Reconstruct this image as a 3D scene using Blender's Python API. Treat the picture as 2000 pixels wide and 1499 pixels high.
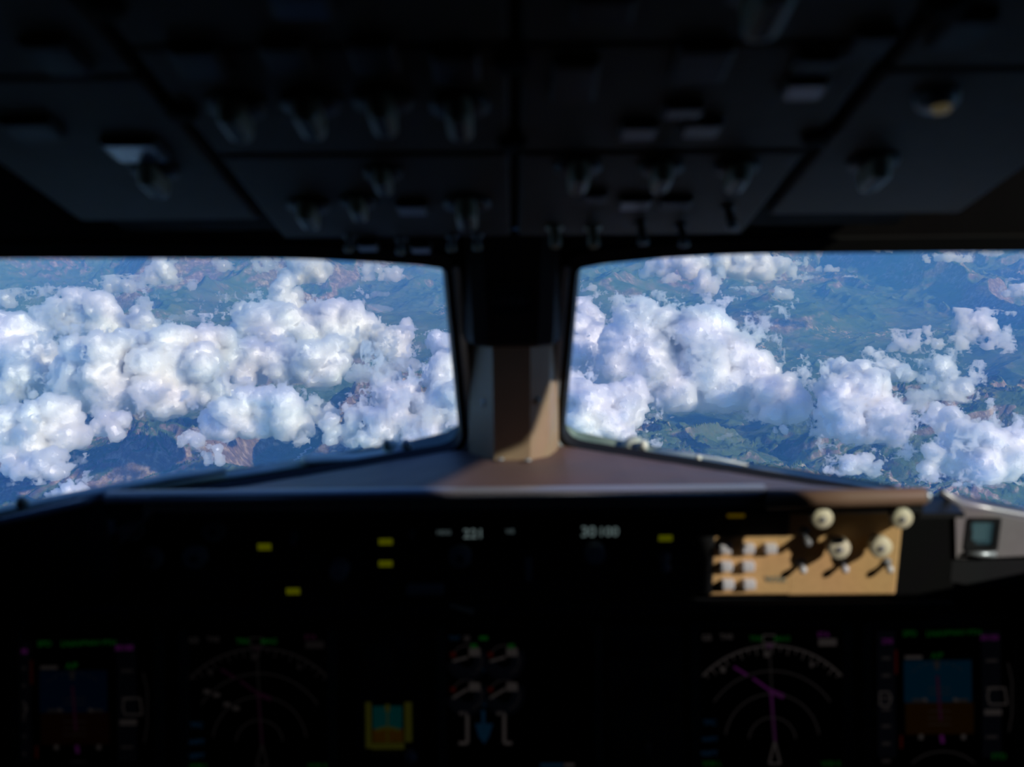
import bpy, bmesh, math, random
import numpy as np
from mathutils import Vector, Matrix, Euler

# ------------------------------------------------------------------ scene clear
for o in list(bpy.data.objects):
    bpy.data.objects.remove(o, do_unlink=True)
SC = bpy.context.scene
COL = SC.collection

# ------------------------------------------------------------------ camera
W, H = 2000.0, 1499.0
F = 1944.0                      # focal length in pixels (35 mm on a 36 mm wide frame)
CAMZ = 1.48                     # eye height over the flight-deck floor
PITCH = math.radians(13.9)
ROLL = math.radians(0.55)
cam_data = bpy.data.cameras.new('camera')
cam = bpy.data.objects.new('camera', cam_data); COL.objects.link(cam)
cam_data.sensor_width = 36.0
cam_data.lens = 36.0 * F / W
cam_data.clip_start = 0.02; cam_data.clip_end = 400000
cam.location = (0, 0, CAMZ)
CAMR = Matrix.Rotation(math.radians(90) - PITCH, 3, 'X') @ Matrix.Rotation(-ROLL, 3, 'Z')
cam.rotation_euler = CAMR.to_euler()
cam_data.dof.use_dof = True
cam_data.dof.focus_distance = 20000.0
cam_data.dof.aperture_fstop = 4.6
SC.camera = cam

# ------------------------------------------------------------------ colour management
vs = SC.view_settings
SC.display_settings.display_device = 'sRGB'
vs.view_transform = 'Standard'; vs.look = 'None'
vs.exposure = 0.0; vs.gamma = 1.0; vs.use_curve_mapping = False

# ------------------------------------------------------------------ cycles limits
cy = SC.cycles
cy.use_denoising = True
cy.max_bounces = 12; cy.diffuse_bounces = 4; cy.glossy_bounces = 3
cy.transmission_bounces = 2; cy.volume_bounces = 10; cy.transparent_max_bounces = 24
cy.use_adaptive_sampling = True; cy.adaptive_threshold = 0.02
cy.caustics_reflective = False; cy.caustics_refractive = False
cy.sample_clamp_indirect = 4.0

# ------------------------------------------------------------------ sun and sky
SUN_AZ = math.radians(125)      # measured from straight ahead towards the right
SUN_EL = math.radians(27)
SUND = Vector((math.sin(SUN_AZ)*math.cos(SUN_EL), math.cos(SUN_AZ)*math.cos(SUN_EL), math.sin(SUN_EL)))
sun_data = bpy.data.lights.new('sun', 'SUN')
sun_data.energy = 3.7; sun_data.angle = math.radians(0.53); sun_data.color = (1.0, 0.965, 0.88)
sun = bpy.data.objects.new('sun', sun_data); COL.objects.link(sun)
sun.location = (30, -5, 30)
sun.rotation_euler = SUND.to_track_quat('Z', 'Y').to_euler()

world = bpy.data.worlds.new('sky'); SC.world = world
world.use_nodes = True
wt = world.node_tree; wt.nodes.clear()
wo = wt.nodes.new('ShaderNodeOutputWorld'); wb = wt.nodes.new('ShaderNodeBackground')
wc = wt.nodes.new('ShaderNodeTexCoord'); wsx = wt.nodes.new('ShaderNodeSeparateXYZ')
wr = wt.nodes.new('ShaderNodeValToRGB')
wt.links.new(wc.outputs['Generated'], wsx.inputs[0]); wt.links.new(wsx.outputs['Z'], wr.inputs[0])
wt.links.new(wr.outputs[0], wb.inputs[0]); wt.links.new(wb.outputs[0], wo.inputs[0])
e = wr.color_ramp.elements
e[0].position = 0.0; e[0].color = (0.27, 0.50, 0.82, 1)
e[1].position = 0.75; e[1].color = (0.035, 0.11, 0.42, 1)
m_ = e.new(0.18); m_.color = (0.11, 0.28, 0.66, 1)
wb.inputs[1].default_value = 1.0

# ------------------------------------------------------------------ pixel rays (the photo is 2000 x 1499)
CAMP = Vector((0, 0, CAMZ))
def ray(px, py):
    return CAMR @ Vector(((px - W/2)/F, (H/2 - py)/F, -1.0))
def at_y(px, py, Y):
    d = ray(px, py); return CAMP + d*(Y/d.y)
def at_z(px, py, Z):
    d = ray(px, py); return CAMP + d*((Z-CAMZ)/d.z)
def hit(px, py, P, N):
    d = ray(px, py); P = Vector(P); N = Vector(N)
    return CAMP + d*((P-CAMP).dot(N)/d.dot(N))

# ------------------------------------------------------------------ tagging
def tag(o, label=None, cat=None, group=None, kind=None):
    if label: o['label'] = label
    if cat: o['category'] = cat
    if group: o['group'] = group
    if kind: o['kind'] = kind
    return o
# ================================================================== OUTSIDE: haze, terrain, clouds
GROUND = -6600.0
RS = np.random.RandomState
def up_matrix(n, cell, off):
    x = np.arange(n)/cell + off
    i = np.floor(x).astype(int); f = x - i; f = f*f*(3-2*f)
    return i, f
def vnoise3(shape, cell, rs):
    """smooth value noise on a grid, cell = period in voxels"""
    cs = [int(s/cell)+3 for s in shape]
    a = rs.rand(*cs).astype(np.float32)*2-1
    for ax in range(3):
        i, f = up_matrix(shape[ax], cell, rs.rand()*0.99)
        sh = [1,1,1]; sh[ax] = -1; f = f.reshape(sh).astype(np.float32)
        a = np.take(a, i, axis=ax)*(1-f) + np.take(a, i+1, axis=ax)*f
    return a
# lattice noise 2-D for the terrain
_perm = RS(7).rand(512, 512).astype(np.float32)
def vn2(x, y):
    xi = np.floor(x).astype(int); yi = np.floor(y).astype(int)
    fx = x-xi; fy = y-yi; fx = fx*fx*fx*(fx*(fx*6-15)+10); fy = fy*fy*fy*(fy*(fy*6-15)+10)
    a = _perm[xi % 512, yi % 512]; b = _perm[(xi+1) % 512, yi % 512]
    c = _perm[xi % 512, (yi+1) % 512]; d = _perm[(xi+1) % 512, (yi+1) % 512]
    return (a*(1-fx)+b*fx)*(1-fy) + (c*(1-fx)+d*fx)*fy
def ridged(x, y, octv, gain=0.5):
    s = 0; amp = 1.0; w = 1.0; tot = 0
    ca, sa = math.cos(0.6), math.sin(0.6)
    for k in range(octv):
        n = 1-np.abs(2*vn2(x, y)-1); n = n*n
        s = s + n*amp*w; tot += amp
        w = np.clip(n*1.6, 0, 1); amp *= gain
        x, y = (ca*x - sa*y)*2.03+13.7, (sa*x + ca*y)*2.03+7.1
    return s/tot
def fbm2(x, y, octv):
    s = 0; amp = 1.0; tot = 0
    for k in range(octv):
        s = s + vn2(x, y)*amp; tot += amp; amp *= 0.5
        x, y = (0.8*x-0.6*y)*2.03+5.3, (0.6*x+0.8*y)*2.03+9.2
    return s/tot

def mesh_obj(name, verts, faces, mats, parent=None, smooth=False):
    me = bpy.data.meshes.new(name)
    verts = np.asarray(verts, dtype=np.float32); faces = np.asarray(faces, dtype=np.int32)
    k = faces.shape[1]
    me.vertices.add(len(verts)); me.vertices.foreach_set('co', verts.ravel())
    me.loops.add(faces.size); me.loops.foreach_set('vertex_index', faces.ravel())
    me.polygons.add(len(faces)); me.polygons.foreach_set('loop_start', np.arange(0, faces.size, k, dtype=np.int32))
    me.update(calc_edges=True)
    if smooth: me.polygons.foreach_set('use_smooth', np.ones(len(faces), dtype=bool))
    for m in mats: me.materials.append(m)
    o = bpy.data.objects.new(name, me); COL.objects.link(o)
    if parent: o.parent = parent
    return o

def new_mat(name):
    m = bpy.data.materials.new(name); m.use_nodes = True
    nt = m.node_tree; nt.nodes.clear()
    out = nt.nodes.new('ShaderNodeOutputMaterial')
    return m, nt, out

# ---- haze layer between the ground and the aircraft
m, nt, out = new_mat('blue_haze')
vsn = nt.nodes.new('ShaderNodeVolumeScatter')
HZ = (0.0040, 0.0122, 0.0285)      # scattering per km, red green blue
mx = max(HZ)
vsn.inputs['Color'].default_value = (HZ[0]/mx, HZ[1]/mx, HZ[2]/mx, 1)
vsn.inputs['Density'].default_value = mx/1000.0
vsn.inputs['Anisotropy'].default_value = 0.0
nt.links.new(vsn.outputs[0], out.inputs['Volume'])
MHAZE = m
X0, X1, Y0, Y1, Z0, Z1 = -90000, 90000, 2500, 150000, GROUND-1500, -1500
hv = [(X0,Y0,Z0),(X1,Y0,Z0),(X1,Y1,Z0),(X0,Y1,Z0),(X0,Y0,Z1),(X1,Y0,Z1),(X1,Y1,Z1),(X0,Y1,Z1)]
hf = [(0,3,2,1),(4,5,6,7),(0,1,5,4),(1,2,6,5),(2,3,7,6),(3,0,4,7)]
haze = mesh_obj('haze', hv, hf, [MHAZE])
tag(haze, 'blue atmospheric haze lying over the mountains below', 'haze', kind='stuff')

# ---- terrain
def smooth(a, b, x):
    t = np.clip((x-a)/(b-a), 0, 1); return t*t*(3-2*t)
RIVPX = [(606, 862), (592, 873), (583, 881), (574, 888), (571, 896), (556, 908), (540, 930)]
_rv = [at_z(px, py, GROUND+150) for (px, py) in RIVPX]
RIVER = [((a.x, a.y), (b.x, b.y)) for a, b in zip(_rv[:-1], _rv[1:])]
PEAKS = []   # x, y, height, radius, stretch, angle
def _pk(px, py, zt, R_, st=1.0, an=0.0):
    p = at_z(px, py, zt); PEAKS.append((p.x, p.y, zt-GROUND, R_, st, an, len(PEAKS)))
_pk(1500, 858, -4450, 2300, 1.3, 0.3); _pk(1285, 800, -4700, 3600, 1.2, 0.9); _pk(1410, 850, -5250, 2300, 1.3, -0.4)
_pk(1690, 900, -5000, 2300, 1.5, 0.5); _pk(1960, 715, -4300, 5200, 1.5, 0.2); _pk(1800, 740, -4700, 3500, 1.2, 0.0)
_pk(690, 690, -4250, 3600, 1.5, 0.3); _pk(760, 745, -4600, 2600, 1.3, 0.0); _pk(640, 775, -4900, 2400, 1.2, 0.6)
_pk(690, 850, -5100, 1900, 2.0, 0.8); _pk(870, 850, -4700, 1900, 1.2, 0.0); _pk(300, 790, -4900, 2400, 1.4, 0.4)
_pk(255, 845, -5350, 2300, 1.6, 0.2); _pk(108, 632, -3750, 1800, 1.0, 0.0); _pk(420, 880, -5500, 2000, 1.6, 0.7); _pk(560, 850, -5500, 2200, 1.3, 0.1)
_pk(1150, 850, -4900, 2300, 1.0, 0.0); _pk(1830, 910, -5100, 2600, 1.4, 0.5); _pk(60, 960, -5500, 1800, 1.5, 0.2)
def terrain_height(X, Y):
    k = X/1000.0; q = Y/1000.0
    wx = fbm2(k/6+3, q/6, 3)*3.0; wy = fbm2(k/6+33, q/6+11, 3)*3.0
    big = ridged((k+wx)/7.0+4.3, (q+wy)/7.0+2.1, 9, 0.52)
    soft = ridged((k+wx)/6.0+1.3, (q+wy)/6.0+8.1, 9, 0.50)
    rug = 1-smooth(19, 27, q)
    h = rug*(big*1150) + (1-rug)*(soft*1500)
    far = smooth(36, 50, q); h = h + far*soft*1500
    val = smooth(1.5, 6, k)*(1-smooth(13, 18, k))*smooth(20, 25, q)*(1-smooth(32, 38, q))
    h = h*(1-0.25*val)
    w1 = (fbm2(k/1.1+9, q/1.1+4, 4)-0.5)*1500; w2 = (fbm2(k/1.1+19, q/1.1+14, 4)-0.5)*1500
    for (px_, py_, H_, R_, st, an, ii) in PEAKS:
        dx = X-px_+w1; dy = Y-py_+w2
        c, s_ = math.cos(an), math.sin(an)
        a = (dx*c+dy*s_)/st; b = (-dx*s_+dy*c)
        d = np.sqrt(a*a+b*b)/R_; th = np.arctan2(b, a)
        m_ = d < 1.5
        if not np.any(m_): continue
        ribs = ridged(th*2.6+ii*3.1, d*0.9+ii, 6, 0.55)
        hp = H_*np.clip(1-d, -1, 1)*(0.80+0.42*ribs*np.clip(d*3, 0, 1))
        t = 260.0                       # soft union
        hh = np.clip(0.5+0.5*(hp-h)/t, 0, 1)
        h = np.where(m_, h*(1-hh)+hp*hh+t*hh*(1-hh)*0.5, h)
    for (a, b) in RIVER:                # the river has cut its own valley
        ax_, ay_ = a; bx_, by_ = b; L2 = (bx_-ax_)**2+(by_-ay_)**2
        t = np.clip(((X-ax_)*(bx_-ax_)+(Y-ay_)*(by_-ay_))/L2, 0, 1)
        dd = np.hypot(X-ax_-t*(bx_-ax_), Y-ay_-t*(by_-ay_))
        h = h*(0.12+0.88*smooth(80, 1500, dd)) + 40*0
    return GROUND + h
def build_terrain():
    ny, nx = 1150, 1100
    t = np.linspace(0, 1, ny)
    Yr = 9000*(130000/9000.0)**(t**1.15)
    u = np.linspace(-1, 1, nx)
    YY = np.repeat(Yr[:, None], nx, 1)
    XX = u[None, :]*(YY*0.66+1500)
    ZZ = terrain_height(XX, YY)
    v = np.stack([XX, YY, ZZ], -1).reshape(-1, 3)
    i = np.arange(ny-1)[:, None]*nx + np.arange(nx-1)[None, :]
    f = np.stack([i, i+1, i+1+nx, i+nx], -1).reshape(-1, 4)
    return v, f
m, nt, out = new_mat('mountain_ground')
N = nt.nodes.new; L = nt.links.new
geo = N('ShaderNodeNewGeometry'); sp = N('ShaderNodeSeparateXYZ'); L(geo.outputs['Position'], sp.inputs[0])
sn = N('ShaderNodeSeparateXYZ'); L(geo.outputs['Normal'], sn.inputs[0])
def noise(scale, detail=6, rough=0.55, dist=0.0):
    n = N('ShaderNodeTexNoise'); n.inputs['Scale'].default_value = scale
    n.inputs['Detail'].default_value = detail; n.inputs['Roughness'].default_value = rough
    n.inputs['Distortion'].default_value = dist
    L(geo.outputs['Position'], n.inputs['Vector']); return n
def ramp(inp, stops):
    r = N('ShaderNodeValToRGB'); L(inp, r.inputs[0]); el = r.color_ramp.elements
    el[0].position, el[0].color = stops[0][0], (*stops[0][1], 1)
    el[1].position, el[1].color = stops[-1][0], (*stops[-1][1], 1)
    for p, c in stops[1:-1]:
        q = el.new(p); q.color = (*c, 1)
    return r
def mixc(fac, a, b):
    x = N('ShaderNodeMix'); x.data_type = 'RGBA'
    if hasattr(fac, 'links') or hasattr(fac, 'node'): L(fac, x.inputs[0])
    else: x.inputs[0].default_value = fac
    L(a, x.inputs[6]); L(b, x.inputs[7]); return x.outputs[2]
def mrange(inp, a, b, c=0.0, d=1.0):
    r = N('ShaderNodeMapRange'); L(inp, r.inputs[0])
    for i, vv in enumerate((a, b, c, d)): r.inputs[i+1].default_value = vv
    return r.outputs[0]
nb = noise(1/5000.0, 8, 0.6); nm = noise(1/900.0, 8, 0.65, 0.5); nf = noise(1/220.0, 6, 0.7)
grass = ramp(nm.outputs[0], [(0.30, (0.040, 0.080, 0.036)), (0.5, (0.075, 0.130, 0.058)), (0.7, (0.13, 0.150, 0.085))])
rock = ramp(nf.outputs[0], [(0.30, (0.085, 0.067, 0.060)), (0.5, (0.17, 0.14, 0.125)), (0.68, (0.42, 0.37, 0.32))])
slope = mrange(sn.outputs['Z'], 0.90, 0.70)
hgt = mrange(sp.outputs['Z'], GROUND+1300, GROUND+2600)
ad = N('ShaderNodeMath'); ad.operation = 'ADD'; L(slope, ad.inputs[0]); L(hgt, ad.inputs[1])
ad2 = N('ShaderNodeMath'); ad2.operation = 'ADD'; L(ad.outputs[0], ad2.inputs[0]); L(mrange(nb.outputs[0], 0.35, 0.65, -0.9, 0.7), ad2.inputs[1])
fac = mrange(ad2.outputs[0], 0.25, 0.95)
c1 = mixc(fac, grass.outputs[0], rock.outputs[0])
# pale fields and villages on the valley floor
def spot(px, py, rx, ry):
    P = at_z(px, py, GROUND+300)
    vm = N('ShaderNodeVectorMath'); vm.operation = 'SUBTRACT'; L(geo.outputs['Position'], vm.inputs[0]); vm.inputs[1].default_value = P
    v2 = N('ShaderNodeVectorMath'); v2.operation = 'MULTIPLY'; L(vm.outputs[0], v2.inputs[0]); v2.inputs[1].default_value = (1/rx, 1/ry, 0)
    ln = N('ShaderNodeVectorMath'); ln.operation = 'LENGTH'; L(v2.outputs[0], ln.inputs[0])
    return mrange(ln.outputs['Value'], 1.0, 0.3)
tot = None
for q in ((1640, 650, 1500, 900), (1720, 642, 700, 500), (1470, 668, 1300, 900), (1550, 685, 2600, 700), (860, 640, 700, 1500), (868, 610, 500, 1500)):
    s_ = spot(*q)
    if tot is None: tot = s_
    else:
        mm = N('ShaderNodeMath'); mm.operation = 'MAXIMUM'; L(tot, mm.inputs[0]); L(s_, mm.inputs[1]); tot = mm.outputs[0]
nv = noise(1/260.0, 5, 0.75, 1.0)
vv = N('ShaderNodeMath'); vv.operation = 'MULTIPLY'; L(tot, vv.inputs[0]); L(mrange(nv.outputs[0], 0.54, 0.62), vv.inputs[1])
pale = N('ShaderNodeRGB'); pale.outputs[0].default_value = (0.50, 0.38, 0.26, 1)
c1 = mixc(vv.outputs[0], c1, pale.outputs[0])
bs = N('ShaderNodeBsdfDiffuse'); L(c1, bs.inputs[0])
bp = N('ShaderNodeBump'); bp.inputs['Strength'].default_value = 1.0; bp.inputs['Distance'].default_value = 90.0
bn = noise(1/700.0, 8, 0.62, 0.3); L(bn.outputs[0], bp.inputs['Height']); L(bp.outputs[0], bs.inputs['Normal'])
L(bs.outputs[0], out.inputs['Surface'])
MGROUND = m
v, f = build_terrain()
ter = mesh_obj('ground', v, f, [MGROUND], smooth=True)
tag(ter, kind='structure')

def ribbon(name, pix, wid, label, cat):
    pts = [at_z(px, py, GROUND+150) for (px, py) in pix]
    P = []
    for a, b in zip(pts[:-1], pts[1:]):
        for k in range(24): P.append(a.lerp(b, k/24))
    vs = []; rr = RS(5)
    for i in range(len(P)):
        d = (P[min(i+1, len(P)-1)]-P[max(i-1, 0)]); d.z = 0; d.normalize()
        p = P[i] + Vector((-d.y, d.x, 0))*(math.sin(i*0.37)*28+(rr.rand()-0.5)*22)
        for s_ in (-1, 1):
            q = p + Vector((-d.y, d.x, 0))*wid*s_
            z = float(terrain_height(np.array([q.x]), np.array([q.y]))[0])
            vs.append((q.x, q.y, z+14)); vs.append((q.x, q.y, z-60))
    fs = []
    for i in range(len(P)-1):
        a, b = i*4, (i+1)*4
        fs += [(a, b, b+2, a+2), (a+1, a+3, b+3, b+1), (a, a+1, b+1, b), (a+2, b+2, b+3, a+3)]
    m = bpy.data.materials.get('river_gravel')
    if not m:
        m, nt, out = new_mat('river_gravel'); b_ = nt.nodes.new('ShaderNodeBsdfDiffuse'); b_.inputs[0].default_value = (0.62, 0.60, 0.58, 1); nt.links.new(b_.outputs[0], out.inputs[0])
    o = mesh_obj(name, vs, fs, [m]); tag(o, label, cat); return o
ribbon('river', RIVPX, 22, 'pale braided river winding through the green valley behind the left wiper', 'river')

# ---- clouds
import openvdb as vdb
_vap = {}
def vapour(mfp):
    """cloud vapour whose mean free path is about mfp metres"""
    k = round(math.log(mfp)*3)
    if k not in _vap:
        m, nt, out = new_mat('cloud_vapour')
        v = nt.nodes.new('ShaderNodeVolumeScatter')
        v.inputs['Color'].default_value = (1, 1, 1, 1)
        v.inputs['Density'].default_value = 1/math.exp(k/3.0)
        v.inputs['Anisotropy'].default_value = 0.35
        nt.links.new(v.outputs[0], out.inputs['Volume'])
        _vap[k] = m
    return _vap[k]
m, nt, out = new_mat('cloud_heart')
bs = nt.nodes.new('ShaderNodeBsdfDiffuse'); bs.inputs[0].default_value = (0.93, 0.94, 0.96, 1)
nt.links.new(bs.outputs[0], out.inputs['Surface'])
MCORE = m

def cloud_mesh(blobs, seed, vox, zb, iso_px=8.5, rough=1.0, blur=1, voxpx=2.0):
    """blobs: (x,y,z,r) in metres. returns skin and core (verts, faces)"""
    rs = RS(seed)
    S = []
    for (x, y, z, r) in blobs:
        S.append((x, y, z, r))
        for i in range(14):
            a = rs.rand()*2*math.pi; el = rs.rand()*1.25-0.15
            d = np.array([math.cos(a)*math.cos(el), math.sin(a)*math.cos(el), math.sin(el)])
            r1 = r*(0.28+0.27*rs.rand()); p1 = np.array([x, y, z]) + d*(r*0.80)
            S.append((*p1, r1))
            if r1 < vox*3: continue
            for j in range(9):
                a = rs.rand()*2*math.pi; el = rs.rand()*1.3-0.2
                d2 = np.array([math.cos(a)*math.cos(el), math.sin(a)*math.cos(el), math.sin(el)])
                if d2.dot(d) < -0.2: d2 = -d2
                S.append((*(p1 + d2*r1*0.78), r1*(0.32+0.22*rs.rand())))
    # torn fragments just off the body
    for (x, y, z, r) in list(S):
        if rs.rand() < 0.03:
            a = rs.rand()*2*math.pi; el = rs.rand()*2.2-1.1; q = r*(1.1+0.5*rs.rand())
            S.append((x+q*math.cos(a)*math.cos(el), y+q*math.sin(a)*math.cos(el), z+q*math.sin(el)*0.7, min(r*0.28, vox*6)))
    S = np.array(S)
    pad = vox*6
    lo = (S[:, :3]-S[:, 3:4]).min(0)-pad; hi = (S[:, :3]+S[:, 3:4]).max(0)+pad
    lo[2] = max(lo[2], zb-vox*8)
    n = np.ceil((hi-lo)/vox).astype(int)+1
    Fd = np.full(n, -4*vox, dtype=np.float32)
    ax = [lo[k]+np.arange(n[k])*vox for k in range(3)]
    for (x, y, z, r) in S:
        R = r+4*vox
        sl = []
        for k, c in enumerate((x, y, z)):
            a = max(0, int((c-R-lo[k])/vox)); b = min(n[k], int((c+R-lo[k])/vox)+2)
            sl.append(slice(a, max(a, b)))
        gx = ax[0][sl[0]][:, None, None]-x; gy = ax[1][sl[1]][None, :, None]-y; gz = ax[2][sl[2]][None, None, :]-z
        if min(gx.size, gy.size, gz.size) == 0: continue
        d = r - np.sqrt(gx*gx+gy*gy+gz*gz*1.15)
        V = Fd[tuple(sl)]; np.maximum(V, d.astype(np.float32), out=V)
    # billow
    am = rough
    c_ = 1.0/voxpx
    nn = vnoise3(Fd.shape, 42*c_, rs)*4.6*c_ + vnoise3(Fd.shape, 19*c_, rs)*2.7*c_
    for rep in range(blur):
        for q in range(3):
            Fd = (np.roll(Fd, 1, q)+np.roll(Fd, -1, q)+2*Fd)*0.25
    bil = lambda cell: 0.8-2.0*np.abs(vnoise3(Fd.shape, cell, rs))
    nn = nn + bil(17*c_)*2.6*c_ + bil(9*c_)*1.9*c_ + bil(5.2*c_)*1.2*c_ + vnoise3(Fd.shape, 3.2*c_, rs)*0.7*c_
    halo = Fd + vox*c_*(-4.5 + vnoise3(Fd.shape, 34*c_, rs)*7 + vnoise3(Fd.shape, 13*c_, rs)*6 + vnoise3(Fd.shape, 6*c_, rs)*3.0)
    halo = halo + vox*c_*3.0*np.clip(1-(ax[2][None, None, :]-zb)/(vox*c_*45), -0.6, 1)
    halo = halo.astype(np.float32)
    Fd += am*vox*nn
    # ragged flat base
    zz = ax[2][None, None, :]
    base = (zz-zb)*0.8 + vox*3.0*vnoise3(Fd.shape, 14, rs)+vox*1.5*vnoise3(Fd.shape, 5, rs)
    Fd = np.minimum(Fd, base.astype(np.float32))
    halo = np.minimum(halo, ((zz-zb)*0.5+vox*4*c_).astype(np.float32))
    for q in (0, -1):
        halo[q] = -4*vox; halo[:, q] = -4*vox; halo[:, :, q] = -4*vox
        Fd[q] = -4*vox; Fd[:, q] = -4*vox; Fd[:, :, q] = -4*vox
    res = []
    for fld in (Fd, Fd-iso_px/voxpx*vox, halo):
        g = vdb.FloatGrid(background=4*vox)
        g.copyFromArray(np.ascontiguousarray(-fld))
        pts, quads = g.convertToQuads(isovalue=0.0)
        pts = pts*vox+lo[None, :].astype(np.float32)
        res.append((pts, quads))
    return res
NCL = [0]
def make_cloud(name, label, rows, ybase, seed, zb=-3700.0, voxpx=2.2, depth=1.0, cat='cloud', group=None, core=True, fill=True, kb=3.0):
    """rows: (px, py, rpx) puffs; ybase: photo row where the cloud base plane is seen"""
    rs = RS(seed+100)
    blobs = []
    P = at_z(1000, ybase, zb); D0 = P.y
    scale = math.sqrt(P.y**2+(P.z-CAMZ)**2)/F
    for (px, py, r) in rows:
        dy = (rs.rand()*2-1)*0.5*depth*r*scale*2
        yl = min(ybase, py+kb*r)
        Dl = D0 + 0.4*(at_z(1000, yl, zb).y - D0) + dy
        p = at_y(px, py, Dl); zl = at_y(px, yl, Dl).z
        s = Dl/D0*scale
        blobs.append((p.x, p.y, p.z, r*s))
        # fill body down to the base
        z = p.z - r*s*0.8; rr = r*s
        while fill and z > max(zb, zl):
            blobs.append((p.x+(rs.rand()*2-1)*rr*0.7, p.y+(rs.rand()*2-1)*rr*0.7, z, rr*(0.85+0.3*rs.rand()))); z -= rr*0.9
    vox = voxpx*scale
    (pv, pf), (cv, cf), (hv_, hf_) = cloud_mesh(blobs, seed, vox, zb if fill else -1e5, blur=1 if voxpx > 1.35 else 0, rough=1.0 if fill else 0.7, voxpx=voxpx)
    o = mesh_obj(name, pv, pf, [vapour(scale*(9.0 if core else 22.0))], smooth=True)
    tag(o, label, cat, group)
    if core and len(cf):
        mesh_obj('heart', cv, cf, [MCORE], parent=o, smooth=True)
    if core and len(hf_) and max(q[2] for q in rows) >= 13:
        mesh_obj('mist', hv_, hf_, [vapour(scale*40.0)], parent=o, smooth=True); NCL[0] += len(hf_)
    NCL[0] += len(pf)+len(cf)
    return o

CL = [0]
def make_cloud(name, label, rows, ybase, seed, zb=-3700.0, voxpx=2.2, depth=1.0, cat='cloud', group=None, core=True, fill=True, kb=3.0):
    """rows: (px, py, rpx) puffs; ybase: photo row where the cloud base plane is seen"""
    rs = RS(seed+100)
    blobs = []
    P = at_z(1000, ybase, zb); D0 = P.y
    scale = math.sqrt(P.y**2+(P.z-CAMZ)**2)/F
    for (px, py, r) in rows:
        dy = (rs.rand()*2-1)*0.5*depth*r*scale*2
        yl = min(ybase, py+kb*r)
        Dl = D0 + 0.4*(at_z(1000, yl, zb).y - D0) + dy
        p = at_y(px, py, Dl); zl = at_y(px, yl, Dl).z
        s = Dl/D0*scale
        blobs.append((p.x, p.y, p.z, r*s))
        # fill body down to the base
        z = p.z - r*s*0.8; rr = r*s
        while fill and z > max(zb, zl):
            blobs.append((p.x+(rs.rand()*2-1)*rr*0.7, p.y+(rs.rand()*2-1)*rr*0.7, z, rr*(0.85+0.3*rs.rand()))); z -= rr*0.9
    vox = voxpx*scale
    (pv, pf), (cv, cf), (hv_, hf_) = cloud_mesh(blobs, seed, vox, zb if fill else -1e5, blur=1 if voxpx > 1.35 else 0, rough=1.0 if fill else 0.7, voxpx=voxpx)
    o = mesh_obj(name, pv, pf, [vapour(scale*(9.0 if core else 22.0))], smooth=True)
    tag(o, label, cat, group)
    if core and len(cf):
        mesh_obj('heart', cv, cf, [MCORE], parent=o, smooth=True)
    if core and len(hf_) and max(q[2] for q in rows) >= 13:
        mesh_obj('mist', hv_, hf_, [vapour(scale*40.0)], parent=o, smooth=True); NCL[0] += len(hf_)
    NCL[0] += len(pf)+len(cf)
    return o

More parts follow.
